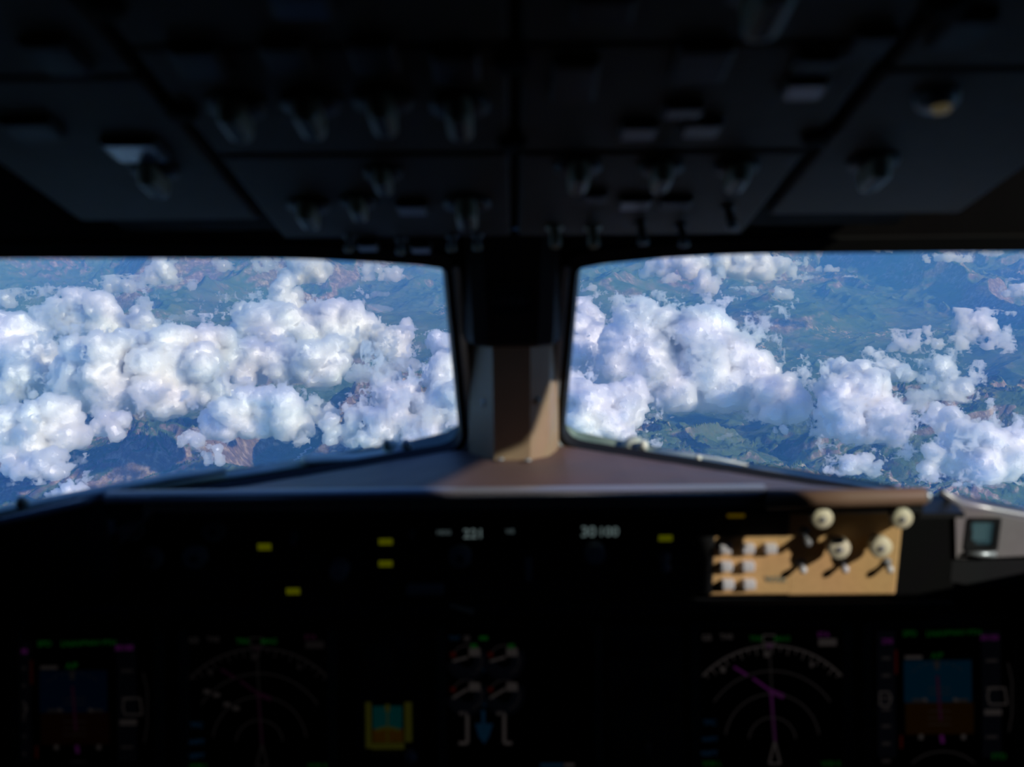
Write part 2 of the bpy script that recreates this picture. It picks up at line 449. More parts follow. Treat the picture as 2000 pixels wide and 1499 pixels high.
m, nt, out = new_mat('thin_cloud_vapour')
vsn = nt.nodes.new('ShaderNodeVolumeScatter')
vsn.inputs['Color'].default_value = (1, 1, 1, 1)
vsn.inputs['Density'].default_value = 1/420.0
vsn.inputs['Anisotropy'].default_value = 0.2
nt.links.new(vsn.outputs[0], out.inputs['Volume'])
MTHIN = m
CL = [
 # label, base row, puffs (column, row, radius in photo pixels)
 ('huge towering white cumulus beyond the right windshield, the tallest bright heap', 792, [(1230,645,34),(1257,625,30),(1290,632,30),(1322,645,32),(1362,625,28),(1388,632,26),(1408,652,26),(1220,690,40),(1270,690,45),(1330,700,45),(1388,700,40),(1438,692,32),(1468,712,30),(1490,732,26),(1420,740,40),(1360,750,40),(1300,740,40),(1240,740,35),(1450,765,26),(1400,772,24)]),
 ('white cloud column hugging the right side of the centre post', 745, [(1128,600,22),(1150,612,20),(1130,640,28),(1155,662,28),(1128,690,30),(1168,692,26),(1188,722,24)]),
 ('broad white cloud low beside the centre post, in front of the tall column', 858, [(1118,770,38),(1150,790,36),(1128,822,34),(1182,782,34),(1195,818,24),(1160,838,22),(1224,792,22),(1232,760,24)]),
 ('round detached puff right of and below the huge towering cumulus', 824, [(1500,765,26),(1530,762,28),(1550,785,25),(1512,793,26),(1483,800,16),(1562,800,12)]),
 ('long cloud bank leaning down to the right, in the middle of the right windshield', 872, [(1636,718,18),(1618,732,14),(1668,735,28),(1642,768,26),(1690,760,30),(1718,748,24),(1662,800,28),(1700,808,34),(1738,805,28),(1722,845,26),(1756,838,20),(1704,842,22),(1622,785,14),(1744,862,14)]),
 ('small puff touching the top of the long leaning bank', 745, [(1738,716,16),(1760,722,14),(1722,726,13)]),
 ('flat streak of cloud with a raised left tip, high on the right', 692, [(1790,651,9),(1810,646,8),(1740,680,10),(1778,677,12),(1830,675,12),(1880,678,11),(1930,682,11),(1965,681,9)]),
 ('lone puff above the flat streak on the right', 664, [(1893,636,14),(1915,630,15),(1934,637,12),(1900,650,10)]),
 ('ragged upright wisp between the long bank and the big right bank', 790, [(1838,710,15),(1860,730,12),(1850,755,13),(1880,750,11),(1830,775,12),(1890,745,8)]),
 ('big cloud bank at the right edge of the view, running off the frame', 940, [(1830,800,13),(1858,816,17),(1880,840,24),(1910,850,28),(1940,862,30),(1975,872,30),(1852,870,20),(1820,885,17),(1880,890,26),(1930,900,28),(1980,908,24),(2012,880,30),(1950,928,12)]),
 ('small flat-bottomed puff over the grey peak on the right', 852, [(1530,842,10),(1516,845,8)]),
 ('small puff right of the one over the grey peak', 856, [(1600,845,9),(1619,849,8),(1590,843,6)]),
 ('thin cloud veil on the flank right of the grey peak', 932, [(1664,906,16),(1690,902,15),(1708,914,12),(1648,918,10),(1622,922,8)]),
 ('tiny puff near the lower right corner of the view', 958, [(1868,952,8),(1890,954,8)]),
 ('long row of small white heaps along the top of the right windshield', 546, [(1270,521,12),(1300,516,17),(1335,513,19),(1370,516,18),(1410,512,20),(1450,511,21),(1490,516,22),(1522,520,15),(1548,527,8)]),
 ('small tuft hanging below the row of heaps at the top right', 575, [(1374,541,12),(1386,558,11),(1396,551,9)]),
 ('tiny tuft left of the one hanging below the top row', 552, [(1308,541,9),(1320,545,7)]),
 ('bright small puff right of the long top row of heaps', 535, [(1600,530,7),(1616,527,10),(1633,529,7)]),
 ('small low puff left under the bright puff at top right', 552, [(1580,546,8),(1594,547,6)]),
 ('tiny puff right under the bright puff at top right', 550, [(1648,545,6),(1658,547,5)]),
 ('feathery cloud near the top right corner of the right windshield', 520, [(1812,509,9),(1832,505,10),(1852,503,12),(1872,507,10),(1888,508,7)]),
 ('small cloud at the top edge right of the feathery one', 508, [(1922,498,10),(1940,501,7)]),
 ('white puff cut by the right edge of the frame', 588, [(1985,572,15),(1968,576,9),(2003,570,14)]),
 ('faint tuft over the green valley in the right windshield', 590, [(1522,572,9),(1535,578,10),(1514,583,7)]),
 ('tiny puff just right of the centre post top', 572, [(1158,562,7),(1148,566,5)]),
 ('tiny cloud at the top edge above the right windshield middle', 500, [(1712,493,7),(1735,493,6)]),
 ('large soft cloud field in the upper left of the view', 658, [(150,594,26),(190,590,22),(110,606,24),(215,622,24),(168,626,28),(250,640,20),(285,625,16),(268,610,12),(80,618,18),(300,638,12)]),
 ('big cloud mass cut by the left edge of the frame, halfway up', 768, [(20,652,36),(60,652,28),(40,700,34),(8,700,30),(82,690,26),(20,742,24),(60,742,20),(100,705,18)]),
 ('long chain of bulging clouds across the middle of the left windshield', 806, [(160,690,32),(210,682,34),(260,680,33),(310,672,30),(352,666,26),(400,662,24),(440,662,20),(150,738,34),(200,742,34),(240,760,32),(182,772,27),(290,710,33),(340,702,30),(390,695,27),(128,715,20),(330,735,22)]),
 ('slim cloud tower rising from the left deck toward the window top', 640, [(560,553,17),(548,570,16),(573,577,17),(560,592,19),(540,592,13),(556,612,22)]),
 ('wide bright cloud crown around the foot of the slim tower', 692, [(470,602,13),(490,607,15),(520,622,28),(562,622,32),(608,617,28),(650,612,26),(690,617,23),(718,632,20),(740,648,13),(482,632,20),(600,650,34),(650,650,30),(550,660,28),(500,660,24)]),
 ('dense cloud bank below the crown, left of the mauve mountains', 748, [(450,692,22),(490,690,27),(530,700,29),(570,700,31),(610,698,29),(640,688,24),(480,725,22),(540,725,24),(662,676,16)]),
 ('knobbly small cloud right of the crown, near the post', 702, [(795,636,13),(780,655,18),(757,664,16),(770,680,16),(746,656,9)]),
 ('tall bright cloud pressed against the left side of the centre post', 856, [(862,678,24),(870,720,30),(878,760,34),(862,792,32),(830,792,24),(850,826,28),(800,762,22),(762,770,20),(742,750,14),(770,740,13),(900,700,30),(905,780,34)]),
 ('ragged bank in front of the tall cloud left of the post', 868, [(650,822,15),(690,812,20),(728,816,23),(770,826,26),(800,838,22),(836,848,20)]),
 ('rounded cloud in the lower middle of the left windshield', 852, [(410,817,20),(440,800,26),(480,786,27),(520,786,29),(553,786,24),(574,800,16),(500,822,20),(452,825,16)]),
 ('pair of bulges just behind the rounded lower middle cloud', 800, [(402,762,17),(432,758,18),(456,768,15)]),
 ('smoky wisp between rounded cloud and ragged bank', 822, [(618,785,14),(640,795,12),(600,797,10)]),
 ('small cloud below left of the rounded middle cloud', 872, [(370,855,14),(354,858,9),(388,858,9)]),
 ('single pale cloud over the brown hills on the left', 850, [(214,822,20),(235,816,14),(190,832,12),(222,838,14)]),
 ('large white cloud at the lower left with a lumpy top', 884, [(20,822,28),(60,812,26),(100,802,26),(134,802,22),(60,846,27),(20,860,25),(100,842,26),(140,820,16)]),
 ('lower left fringe cloud under the lumpy one', 926, [(18,892,16),(60,902,16),(100,890,18),(122,886,11),(40,914,11)]),
 ('two tiny puffs over the green lower valley', 906, [(426,878,8),(405,890,8),(430,896,8)]),
 ('small bright cloud peeking over the left wiper', 984, [(130,953,15),(112,961,13),(150,958,12),(96,969,8),(160,966,8)]),
 ('small bright heap near the top left of the left windshield', 550, [(310,515,15),(296,530,12),(324,521,12),(286,540,7),(335,512,8)]),
 ('small cloud at the window top left of the slim tower', 530, [(500,515,10),(520,511,11),(540,508,9)]),
 ('cluster of far clouds behind the slim tower', 548, [(575,511,16),(600,511,18),(620,516,14),(560,538,14),(640,518,8),(590,530,14)]),
 ('tiny cloud between two larger ones at top left', 528, [(438,520,8),(447,520,5)]),
 ('low far cloud right of the slim tower at the window top', 546, [(720,521,8),(760,530,9),(776,533,11),(790,540,8),(740,526,7)]),
 ('small feathered cloud above the upper left cloud field', 564, [(230,555,10),(214,557,8),(246,556,9),(260,559,6)]),
 ('speck of cloud at middle top of the left windshield', 562, [(380,557,6),(374,559,5)]),
 ('round cloud cut by the left edge near the top', 596, [(8,584,10),(-8,582,12),(22,588,7)]),
 ('puff left of the feathered cloud near the top', 556, [(185,550,6),(176,552,5)]),
]
THINL = [
 ('thin flat veil stretched above the long chain on the left', 640, [(320,627,7),(345,623,9),(370,622,9),(392,621,8),(310,630,5)]),
 ('lens shaped veil of cloud high in the left windshield', 592, [(350,587,4),(375,586,5),(400,587,4)]),
 ('faint bluish veil behind the lens shaped one', 582, [(300,578,3),(340,577,3),(440,580,4),(480,581,3)]),
 ('pale veil over the hills right of the crown', 592, [(735,578,6),(750,577,6),(720,583,4)]),
 ('second pale veil below the first, right of the crown', 612, [(745,601,6),(728,602,5),(760,603,4)]),
 ('thin mist over the rocks between the left clouds', 770, [(700,742,16),(730,735,18),(760,718,15),(790,720,16),(690,728,12)]),
 ('grey haze cloud shading the left cloud field', 700, [(380,652,10),(350,650,10),(410,650,9),(320,655,9),(440,652,8),(300,658,8)]),
 ('thin mist hanging under the huge towering cumulus', 806, [(1330,790,12),(1355,795,12),(1375,798,9),(1270,770,12)]),
 ('blue-grey mist on the lower right cloud edge', 800, [(1800,770,16),(1790,795,15),(1810,745,12)]),
 ('small slanted wisp on the mountain flank', 862, [(1420,852,6),(1435,848,5),(1408,858,5)]),
]
for k, (lab, yb, rows) in enumerate(CL):
    make_cloud('cloud', lab, rows, yb, 11+k, voxpx=(1.2 if max(r[2] for r in rows) < 17 else 1.45), kb={0: 9.0, 29: 6.0, 30: 4.0}.get(k, 3.0), group='cumulus clouds over the mountains')
for k, (lab, yb, rows) in enumerate(THINL):
    more = [(x+dx*r, y+0.3*r*(((x+k) % 3)-1), r*0.8) for (x, y, r) in rows for dx in (-0.9, 0, 0.9)]
    make_cloud('thin_cloud', lab, more, yb, 311+k, voxpx=1.6, core=False, fill=False, group='thin veils of cloud over the mountains')
print('cloud quads', NCL)
# ================================================================== FLIGHT DECK
R = math.radians
WPOS = {}
def wpos(o): return WPOS.get(o.name, Vector((0, 0, 0))) if o else Vector((0, 0, 0))
def empty(name, loc, label, cat, group=None, kind=None):
    o = bpy.data.objects.new(name, None); COL.objects.link(o)
    o.location = loc; o.empty_display_size = 0.05
    WPOS[o.name] = Vector(loc)
    return tag(o, label, cat, group, kind)

class Frame:
    """a local frame: origin, right, up and outward normal"""
    def __init__(s, O, ux, uy):
        s.O = Vector(O); s.x = Vector(ux).normalized()
        uy = Vector(uy); s.y = (uy - s.x*uy.dot(s.x)).normalized(); s.n = s.x.cross(s.y)
    def p(s, u, v, w=0): return s.O + s.x*u + s.y*v + s.n*w
    def px(s, px, py, lift=0.0):
        q = hit(px, py, s.p(0, 0, lift), s.n) - s.O
        return q.dot(s.x), q.dot(s.y)
    def at(s, u, v, w=0, rot=0.0):
        c, q = math.cos(rot), math.sin(rot)
        return Frame(s.p(u, v, w), s.x*c + s.y*q, s.y*c - s.x*q)
WORLD = Frame((0, 0, 0), (1, 0, 0), (0, 1, 0))

class MB:
    def __init__(s): s.v = []; s.f = []; s.sm = []
    def add(s, vs, fs, smooth=False):
        b = len(s.v); s.v += [Vector(q) for q in vs]
        s.f += [tuple(b+i for i in f) for f in fs]; s.sm += [smooth]*len(fs)
        return s
    def box(s, fr, u0, v0, w0, u1, v1, w1, bev=0.0):
        if bev <= 0:
            vs = [fr.p(u, v, w) for w in (w0, w1) for v in (v0, v1) for u in (u0, u1)]
            return s.add(vs, [(0,2,3,1),(4,5,7,6),(0,1,5,4),(2,6,7,3),(0,4,6,2),(1,3,7,5)])
        pts = s.rrect(u0, v0, u1, v1, bev)
        return s.prism(fr, pts, w0, w1, bev)
    @staticmethod
    def rrect(u0, v0, u1, v1, r, n=4):
        r = min(r, (u1-u0)*0.499, (v1-v0)*0.499); out = []
        for cx, cy, a0 in ((u1-r, v1-r, 0), (u0+r, v1-r, 90), (u0+r, v0+r, 180), (u1-r, v0+r, 270)):
            for k in range(n+1):
                a = R(a0 + 90*k/n); out.append((cx+r*math.cos(a), cy+r*math.sin(a)))
        return out
    def prism(s, fr, pts, w0, w1, bev=0.0):
        """extrude a polygon (ccw in u,v) from w0 to w1, with an optional chamfer on top"""
        n = len(pts); rings = [(pts, w0)]
        if bev > 0:
            cx = sum(p[0] for p in pts)/n; cy = sum(p[1] for p in pts)/n
            ex = max(abs(p[0]-cx) for p in pts); ey = max(abs(p[1]-cy) for p in pts)
            b = min(bev, abs(w1-w0)*0.5, ex*0.4, ey*0.4)
            sg = 1 if w1 > w0 else -1
            top = [(cx+(p[0]-cx)*(1-b/ex), cy+(p[1]-cy)*(1-b/ey)) for p in pts]
            mid = [(cx+(p[0]-cx)*(1-0.3*b/ex), cy+(p[1]-cy)*(1-0.3*b/ey)) for p in pts]
            rings += [(pts, w1-sg*b), (mid, w1-sg*b*0.3), (top, w1)]
        else: rings += [(pts, w1)]
        vs = []; fs = []
        for ps, w in rings: vs += [fr.p(p[0], p[1], w) for p in ps]
        for k in range(len(rings)-1):
            for i in range(n):
                j = (i+1) % n; fs.append((k*n+i, k*n+j, (k+1)*n+j, (k+1)*n+i))
        fs.append(tuple(range(n-1, -1, -1))); m = (len(rings)-1)*n; fs.append(tuple(range(m, m+n)))
        return s.add(vs, fs)
    def lathe(s, fr, prof, n=28, u=0, v=0, flute=0.0):
        """prof: (radius, height) from the panel outward"""
        vs = []; fs = []
        for (r, w) in prof:
            for i in range(n):
                a = 2*math.pi*i/n; rr = r*(1-(flute if i % 2 else 0))
                vs.append(fr.p(u+rr*math.cos(a), v+rr*math.sin(a), w))
        for k in range(len(prof)-1):
            for i in range(n):
                j = (i+1) % n; fs.append((k*n+i, k*n+j, (k+1)*n+j, (k+1)*n+i))
        fs.append(tuple(range(n-1, -1, -1))); m = (len(prof)-1)*n; fs.append(tuple(range(m, m+n)))
        return s.add(vs, fs, flute == 0)
    def tube(s, pts, rad, n=12, flat=1.0, up=Vector((0, 0, 1))):
        pts = [Vector(p) for p in pts]; m = len(pts)
        rads = rad if isinstance(rad, (list, tuple)) else [rad]*m
        vs = []; fs = []
        for i, p in enumerate(pts):
            t = (pts[min(i+1, m-1)]-pts[max(i-1, 0)]).normalized()
            a = t.cross(up).normalized(); b = a.cross(t)
            for k in range(n):
                an = 2*math.pi*k/n
                vs.append(p + a*(math.cos(an)*rads[i]) + b*(math.sin(an)*rads[i]*flat))
        for i in range(m-1):
            for k in range(n):
                j = (k+1) % n; fs.append((i*n+k, i*n+j, (i+1)*n+j, (i+1)*n+k))
        fs.append(tuple(range(n-1, -1, -1))); fs.append(tuple(range((m-1)*n, m*n)))
        return s.add(vs, fs, True)
    def strip(s, fr, pts, wd, w0, w1):
        """a flat drawn line of width wd through 2-D points"""
        P = [Vector((p[0], p[1])) for p in pts]
        for a, b in zip(P[:-1], P[1:]):
            d = (b-a); L_ = d.length
            if L_ == 0: continue
            d /= L_; q = Vector((-d.y, d.x))*wd*0.5
            s.prism(fr, [tuple(a-q), tuple(b-q), tuple(b+q), tuple(a+q)], w0, w1)
        return s
    def ring(s, fr, inner, outer, w0, w1):
        n = len(inner); vs = []; fs = []
        for ps, w in ((inner, w0), (outer, w0), (outer, w1), (inner, w1)): vs += [fr.p(p[0], p[1], w) for p in ps]
        for k in range(4):
            k2 = (k+1) % 4
            for i in range(n):
                j = (i+1) % n; fs.append((k*n+i, k*n+j, k2*n+j, k2*n+i))
        return s.add(vs, fs)
    def build(s, name, mat, parent=None):
        lo = Vector([min(q[i] for q in s.v) for i in range(3)]); hi = Vector([max(q[i] for q in s.v) for i in range(3)])
        c = (lo+hi)/2
        if parent is None: c.z = lo.z
        me = bpy.data.meshes.new(name); me.from_pydata([tuple(q-c) for q in s.v], [], s.f)
        me.polygons.foreach_set('use_smooth', s.sm); me.materials.append(mat)
        bm = bmesh.new(); bm.from_mesh(me); bmesh.ops.recalc_face_normals(bm, faces=bm.faces); bm.to_mesh(me); bm.free()
        o = bpy.data.objects.new(name, me); COL.objects.link(o)
        if parent: o.parent = parent
        o.location = c - wpos(parent); WPOS[o.name] = c
        return o

# ------------------------------------------------------------------ materials
def pbr(name, col, rough=0.5, metal=0.0, noise_amt=0.0, nscale=60.0, bump=0.0, spec=0.5):
    m, nt, out = new_mat(name); N = nt.nodes.new; L = nt.links.new
    b = N('ShaderNodeBsdfPrincipled'); L(b.outputs[0], out.inputs[0])
    b.inputs['Base Color'].default_value = (*col, 1); b.inputs['Roughness'].default_value = rough
    b.inputs['Metallic'].default_value = metal; b.inputs['Specular IOR Level'].default_value = spec
    if noise_amt or bump:
        tc = N('ShaderNodeTexCoord'); n = N('ShaderNodeTexNoise')
        n.inputs['Scale'].default_value = nscale; n.inputs['Detail'].default_value = 4
        L(tc.outputs['Object'], n.inputs['Vector'])
        if noise_amt:
            r = N('ShaderNodeValToRGB'); L(n.outputs[0], r.inputs[0])
            k0, k1 = 1-noise_amt, 1+noise_amt
            r.color_ramp.elements[0].position = 0.3; r.color_ramp.elements[1].position = 0.7
            r.color_ramp.elements[0].color = (*[c*k0 for c in col], 1); r.color_ramp.elements[1].color = (*[min(1, c*k1) for c in col], 1)
            L(r.outputs[0], b.inputs['Base Color'])
        if bump:
            bp = N('ShaderNodeBump'); bp.inputs['Strength'].default_value = bump; bp.inputs['Distance'].default_value = 0.001
            L(n.outputs[0], bp.inputs['Height']); L(bp.outputs[0], b.inputs['Normal'])
    return m
def glow(name, col, strength=1.0, base=(0.004, 0.004, 0.005)):
    m, nt, out = new_mat(name); b = nt.nodes.new('ShaderNodeBsdfPrincipled'); nt.links.new(b.outputs[0], out.inputs[0])
    b.inputs['Base Color'].default_value = (*base, 1); b.inputs['Roughness'].default_value = 0.4
    b.inputs['Emission Color'].default_value = (*col, 1); b.inputs['Emission Strength'].default_value = strength
    return m
M = {}
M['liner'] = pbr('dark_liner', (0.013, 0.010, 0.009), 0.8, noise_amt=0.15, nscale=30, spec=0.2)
M['floor'] = pbr('floor_mat', (0.02, 0.02, 0.022), 0.9, noise_amt=0.3, nscale=80, spec=0.1)
M['vinyl'] = pbr('brown_glareshield_vinyl', (0.150, 0.088, 0.072), 0.55, noise_amt=0.08, nscale=200, bump=0.25, spec=0.4)
M['post'] = pbr('tan_post_paint', (0.34, 0.235, 0.145), 0.5, noise_amt=0.05, nscale=40)
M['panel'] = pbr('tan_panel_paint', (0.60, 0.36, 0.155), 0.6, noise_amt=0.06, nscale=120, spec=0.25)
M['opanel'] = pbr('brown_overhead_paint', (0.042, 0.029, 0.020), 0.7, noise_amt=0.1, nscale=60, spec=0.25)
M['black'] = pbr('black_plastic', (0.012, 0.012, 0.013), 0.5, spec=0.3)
M['seam'] = pbr('seam_black', (0.003, 0.003, 0.003), 0.9, spec=0.1)
M['knobgrey'] = pbr('grey_knob', (0.20, 0.20, 0.21), 0.45)
M['beige'] = pbr('beige_knob', (0.66, 0.60, 0.42), 0.5)
M['cream'] = pbr('cream_knob', (0.32, 0.29, 0.20), 0.4)
M['white'] = pbr('white_key', (0.62, 0.60, 0.60), 0.45)
M['greymetal'] = pbr('grey_metal', (0.40, 0.42, 0.44), 0.38, metal=0.6, noise_amt=0.08, nscale=50)
M['retainer'] = pbr('window_retainer', (0.34, 0.37, 0.38), 0.4, metal=0.3)
M['ledge'] = pbr('ledge_trim', (0.20, 0.19, 0.22), 0.30, metal=0.0, spec=0.9)
M['grip'] = pbr('grip_vinyl', (0.20, 0.115, 0.075), 0.55, spec=0.3)
M['rubber'] = pbr('rubber_seal', (0.012, 0.011, 0.010), 0.6, spec=0.2)
M['housing'] = pbr('compass_housing', (0.018, 0.010, 0.009), 0.7, spec=0.2)
M['wiper'] = pbr('wiper_green_grey', (0.62, 0.68, 0.54), 0.5, noise_amt=0.2, nscale=25)
M['wiperlight'] = pbr('wiper_primer', (0.93, 0.93, 0.74), 0.5, noise_amt=0.15, nscale=40)
M['outframe'] = pbr('outer_window_frame', (0.22, 0.27, 0.20), 0.5, noise_amt=0.2, nscale=30)
M['sidegrey'] = pbr('side_grey_paint', (0.26, 0.235, 0.235), 0.5, noise_amt=0.05, nscale=50)
M['screen'] = pbr('screen_glass', (0.002, 0.002, 0.003), 0.35, spec=0.15)
M['korry'] = pbr('dark_button_glass', (0.008, 0.011, 0.018), 0.5, spec=0.12)
M['bezel'] = pbr('display_bezel', (0.06, 0.05, 0.035), 0.6, spec=0.2)
g = lambda n, c, s: glow(n, c, s)
M['g_green'] = g('green_readout', (0.05, 1.0, 0.1), 0.015)
M['g_white'] = g('white_readout', (1.0, 0.85, 0.82), 0.014)
M['g_whitedim'] = g('dim_white_line', (1.0, 0.85, 0.85), 0.0065)
M['g_mag'] = g('magenta_readout', (0.85, 0.1, 0.9), 0.024)
M['g_magdim'] = g('dim_magenta', (0.9, 0.15, 0.6), 0.009)
M['g_red'] = g('red_readout', (1.0, 0.08, 0.04), 0.01)
M['g_cyan'] = g('cyan_readout', (0.05, 0.35, 0.75), 0.016)
M['g_sky'] = g('sky_half', (0.0, 0.36, 0.75), 0.0115)
M['g_skyL'] = g('sky_half_dim', (0.0, 0.20, 0.75), 0.0065)
M['g_earth'] = g('ground_half', (1.0, 0.40, 0.02), 0.0036)
M['g_earthL'] = g('ground_half_dim', (1.0, 0.22, 0.04), 0.0022)
M['g_tape'] = g('tape_grey', (0.5, 0.6, 1.0), 0.0013)
M['g_yel'] = g('yellow_green_light', (0.62, 0.66, 0.0), 0.075)
M['g_amb'] = g('amber_light', (1.0, 0.62, 0.0), 0.045)
M['g_num'] = g('pale_numerals', (0.62, 0.85, 0.85), 0.12)
M['g_numdim'] = g('pale_numerals_dim', (0.55, 0.75, 0.78), 0.075)
M['g_teal'] = g('teal_screen', (0.30, 0.62, 0.72), 0.075)
M['g_tealin'] = g('teal_screen_inner', (0.30, 0.60, 0.66), 0.12)
M['g_syel'] = g('standby_yellow', (0.75, 0.75, 0.08), 0.014)
M['g_scy'] = g('standby_cyan', (0.0, 0.60, 0.60), 0.016)
M['g_sor'] = g('standby_brown', (1.0, 0.42, 0.02), 0.011)
M['g_brief'] = g('pale_yellow_lamp', (1.0, 0.80, 0.40), 0.05)
# window glass: mostly clear, faint tint, a little mirror
m, nt, out = new_mat('windshield_glass')
N = nt.nodes.new; L = nt.links.new
tr = N('ShaderNodeBsdfTransparent'); gl = N('ShaderNodeBsdfGlossy'); gl.inputs['Roughness'].default_value = 0.02
gl.inputs['Color'].default_value = (1, 1, 1, 1)
mx_ = N('ShaderNodeMixShader'); mx_.inputs[0].default_value = 0.012
tc = N('ShaderNodeTexCoord'); nz = N('ShaderNodeTexNoise'); nz.inputs['Scale'].default_value = 5.5; nz.inputs['Detail'].default_value = 1.0
nz.inputs['Distortion'].default_value = 0.4
L(tc.outputs['Object'], nz.inputs['Vector'])
rp = N('ShaderNodeValToRGB'); L(nz.outputs[0], rp.inputs[0]); el = rp.color_ramp.elements
el[0].position = 0.30; el[0].color = (0.985, 0.965, 1.0, 1); el[1].position = 0.72; el[1].color = (0.965, 0.99, 1.0, 1)
for p_, c_ in ((0.42, (0.955, 0.995, 0.985)), (0.50, (0.995, 0.995, 0.975)), (0.58, (0.985, 0.97, 1.0))):
    q_ = el.new(p_); q_.color = (*c_, 1)
L(rp.outputs[0], tr.inputs[0]); L(tr.outputs[0], mx_.inputs[1]); L(gl.outputs[0], mx_.inputs[2]); L(mx_.outputs[0], out.inputs[0])
M['glass'] = m

def text(fr, s, u, v, size, mat, parent, name='lettering', align='CENTER', w=0.0006, bold=0.0):
    c = bpy.data.curves.new(name, 'FONT'); c.body = s; c.size = size; c.align_x = align; c.align_y = 'CENTER'
    c.extrude = 0.0001; c.offset = bold*size
    c.materials.append(mat)
    o = bpy.data.objects.new(name, c); COL.objects.link(o)
    P = fr.p(u, v, w)
    dg = bpy.context.evaluated_depsgraph_get(); me = bpy.data.meshes.new_from_object(o.evaluated_get(dg))
    me.name = name; bpy.data.objects.remove(o, do_unlink=True); bpy.data.curves.remove(c)
    me.materials.clear(); me.materials.append(mat)
    o = bpy.data.objects.new(name, me); COL.objects.link(o)
    mt = Matrix((( fr.x.x, fr.y.x, fr.n.x, 0), (fr.x.y, fr.y.y, fr.n.y, 0), (fr.x.z, fr.y.z, fr.n.z, 0), (0, 0, 0, 1)))
    o.parent = parent; o.location = P - wpos(parent); o.rotation_euler = mt.to_euler(); WPOS[o.name] = P
    return o

# ------------------------------------------------------------------ windshields: pane planes swept back from the centre post
def pane_frame(sgn):
    A = at_y(1000+sgn*100, 866, 1.27); B = at_y(1000+sgn*640, 968, 1.17); C = at_y(1000+sgn*128, 522, 1.19)
    if sgn > 0: return Frame(A, B-A, C-A)
    return Frame(A, A-B, C-A)      # right vector points right in both
FL = pane_frame(-1); FR = pane_frame(1)
def corner(fr, pts_px, rads, n=6):
    """rounded polygon on a frame from photo points"""
    P = [Vector(fr.px(*p)) for p in pts_px]; m = len(P); out = []
    for i in range(m):
        a, b, c = P[i-1], P[i], P[(i+1) % m]; r = rads[i]
        if r <= 0: out.append(tuple(b)); continue
        d1 = (a-b).normalized(); d2 = (c-b).normalized()
        s_, e_ = b+d1*r, b+d2*r
        for k in range(n+1):
            t = k/n; out.append(tuple(s_*(1-t)**2 + b*2*t*(1-t) + e_*t*t))
    return out
def offset_poly(pts, d):
    n = len(pts); P = [Vector(p) for p in pts]
    area = sum(P[i].x*P[(i+1) % n].y-P[(i+1) % n].x*P[i].y for i in range(n))
    sg = 1 if area > 0 else -1; out = []
    for i in range(n):
        a, b, c = P[i-1], P[i], P[(i+1) % n]
        e1 = (b-a); e2 = (c-b)
        if e1.length < 1e-9: e1 = e2
        if e2.length < 1e-9: e2 = e1
        n1 = Vector((e1.y, -e1.x)).normalized()*sg; n2 = Vector((e2.y, -e2.x)).normalized()*sg
        q = (n1+n2); q = q.normalized()/max(0.35, math.sqrt((1+n1.dot(n2))/2)) if q.length > 1e-6 else n1
        out.append(tuple(b+q*d))
    return out
OPEN_L = corner(FL, [(903, 873), (868, 522), (820, 515), (700, 507), (560, 501), (0, 501), (-180, 505), (-230, 1075)], [0.030, 0.008, 0.01, 0.02, 0.04, 0.05, 0.05, 0.05])
OPEN_R = corner(FR, [(1097, 866), (1129, 522), (1180, 512), (1300, 500), (1450, 492), (2000, 487), (2180, 488), (2230, 1052)], [0.030, 0.008, 0.01, 0.02, 0.04, 0.05, 0.05, 0.05])
def window(idx, fr, op, outw):
    w = empty('window_%d' % idx, fr.p(0, 0, 0), None, None, kind='structure')
    MB().prism(fr, offset_poly(op, 0.004) if Vector(op[0]) else op, outw*0.012, outw*0.022).build('glass_pane', M['glass'], w)
    MB().ring(fr, op, offset_poly(op, 0.0085), -outw*0.006, outw*0.014).build('rubber_seal', M['rubber'], w)
    a_, b_ = offset_poly(op, 0.0085), offset_poly(op, 0.0165)
    MB().ring(fr, a_, b_, -outw*0.006, outw*0.012).build('seal_flange', M['rubber'], w)
    k0, k1 = 1, 9                      # the bright retainer runs down the post side only
    mb = MB()
    for k in range(k0, k1):
        q = [a_[k], b_[k], b_[k+1], a_[k+1]]
        mb.prism(fr, q if outw < 0 else q[::-1], -outw*0.006, -outw*0.011)
    mb.build('retainer_strip', M['retainer'], w)
    return w
# outward side of each pane is away from the camera
def outsign(fr): return 1 if fr.n.dot(fr.O-CAMP) > 0 else -1
SL, SR = outsign(FL), outsign(FR)
window(1, FL, OPEN_L, SL); window(2, FR, OPEN_R, SR)

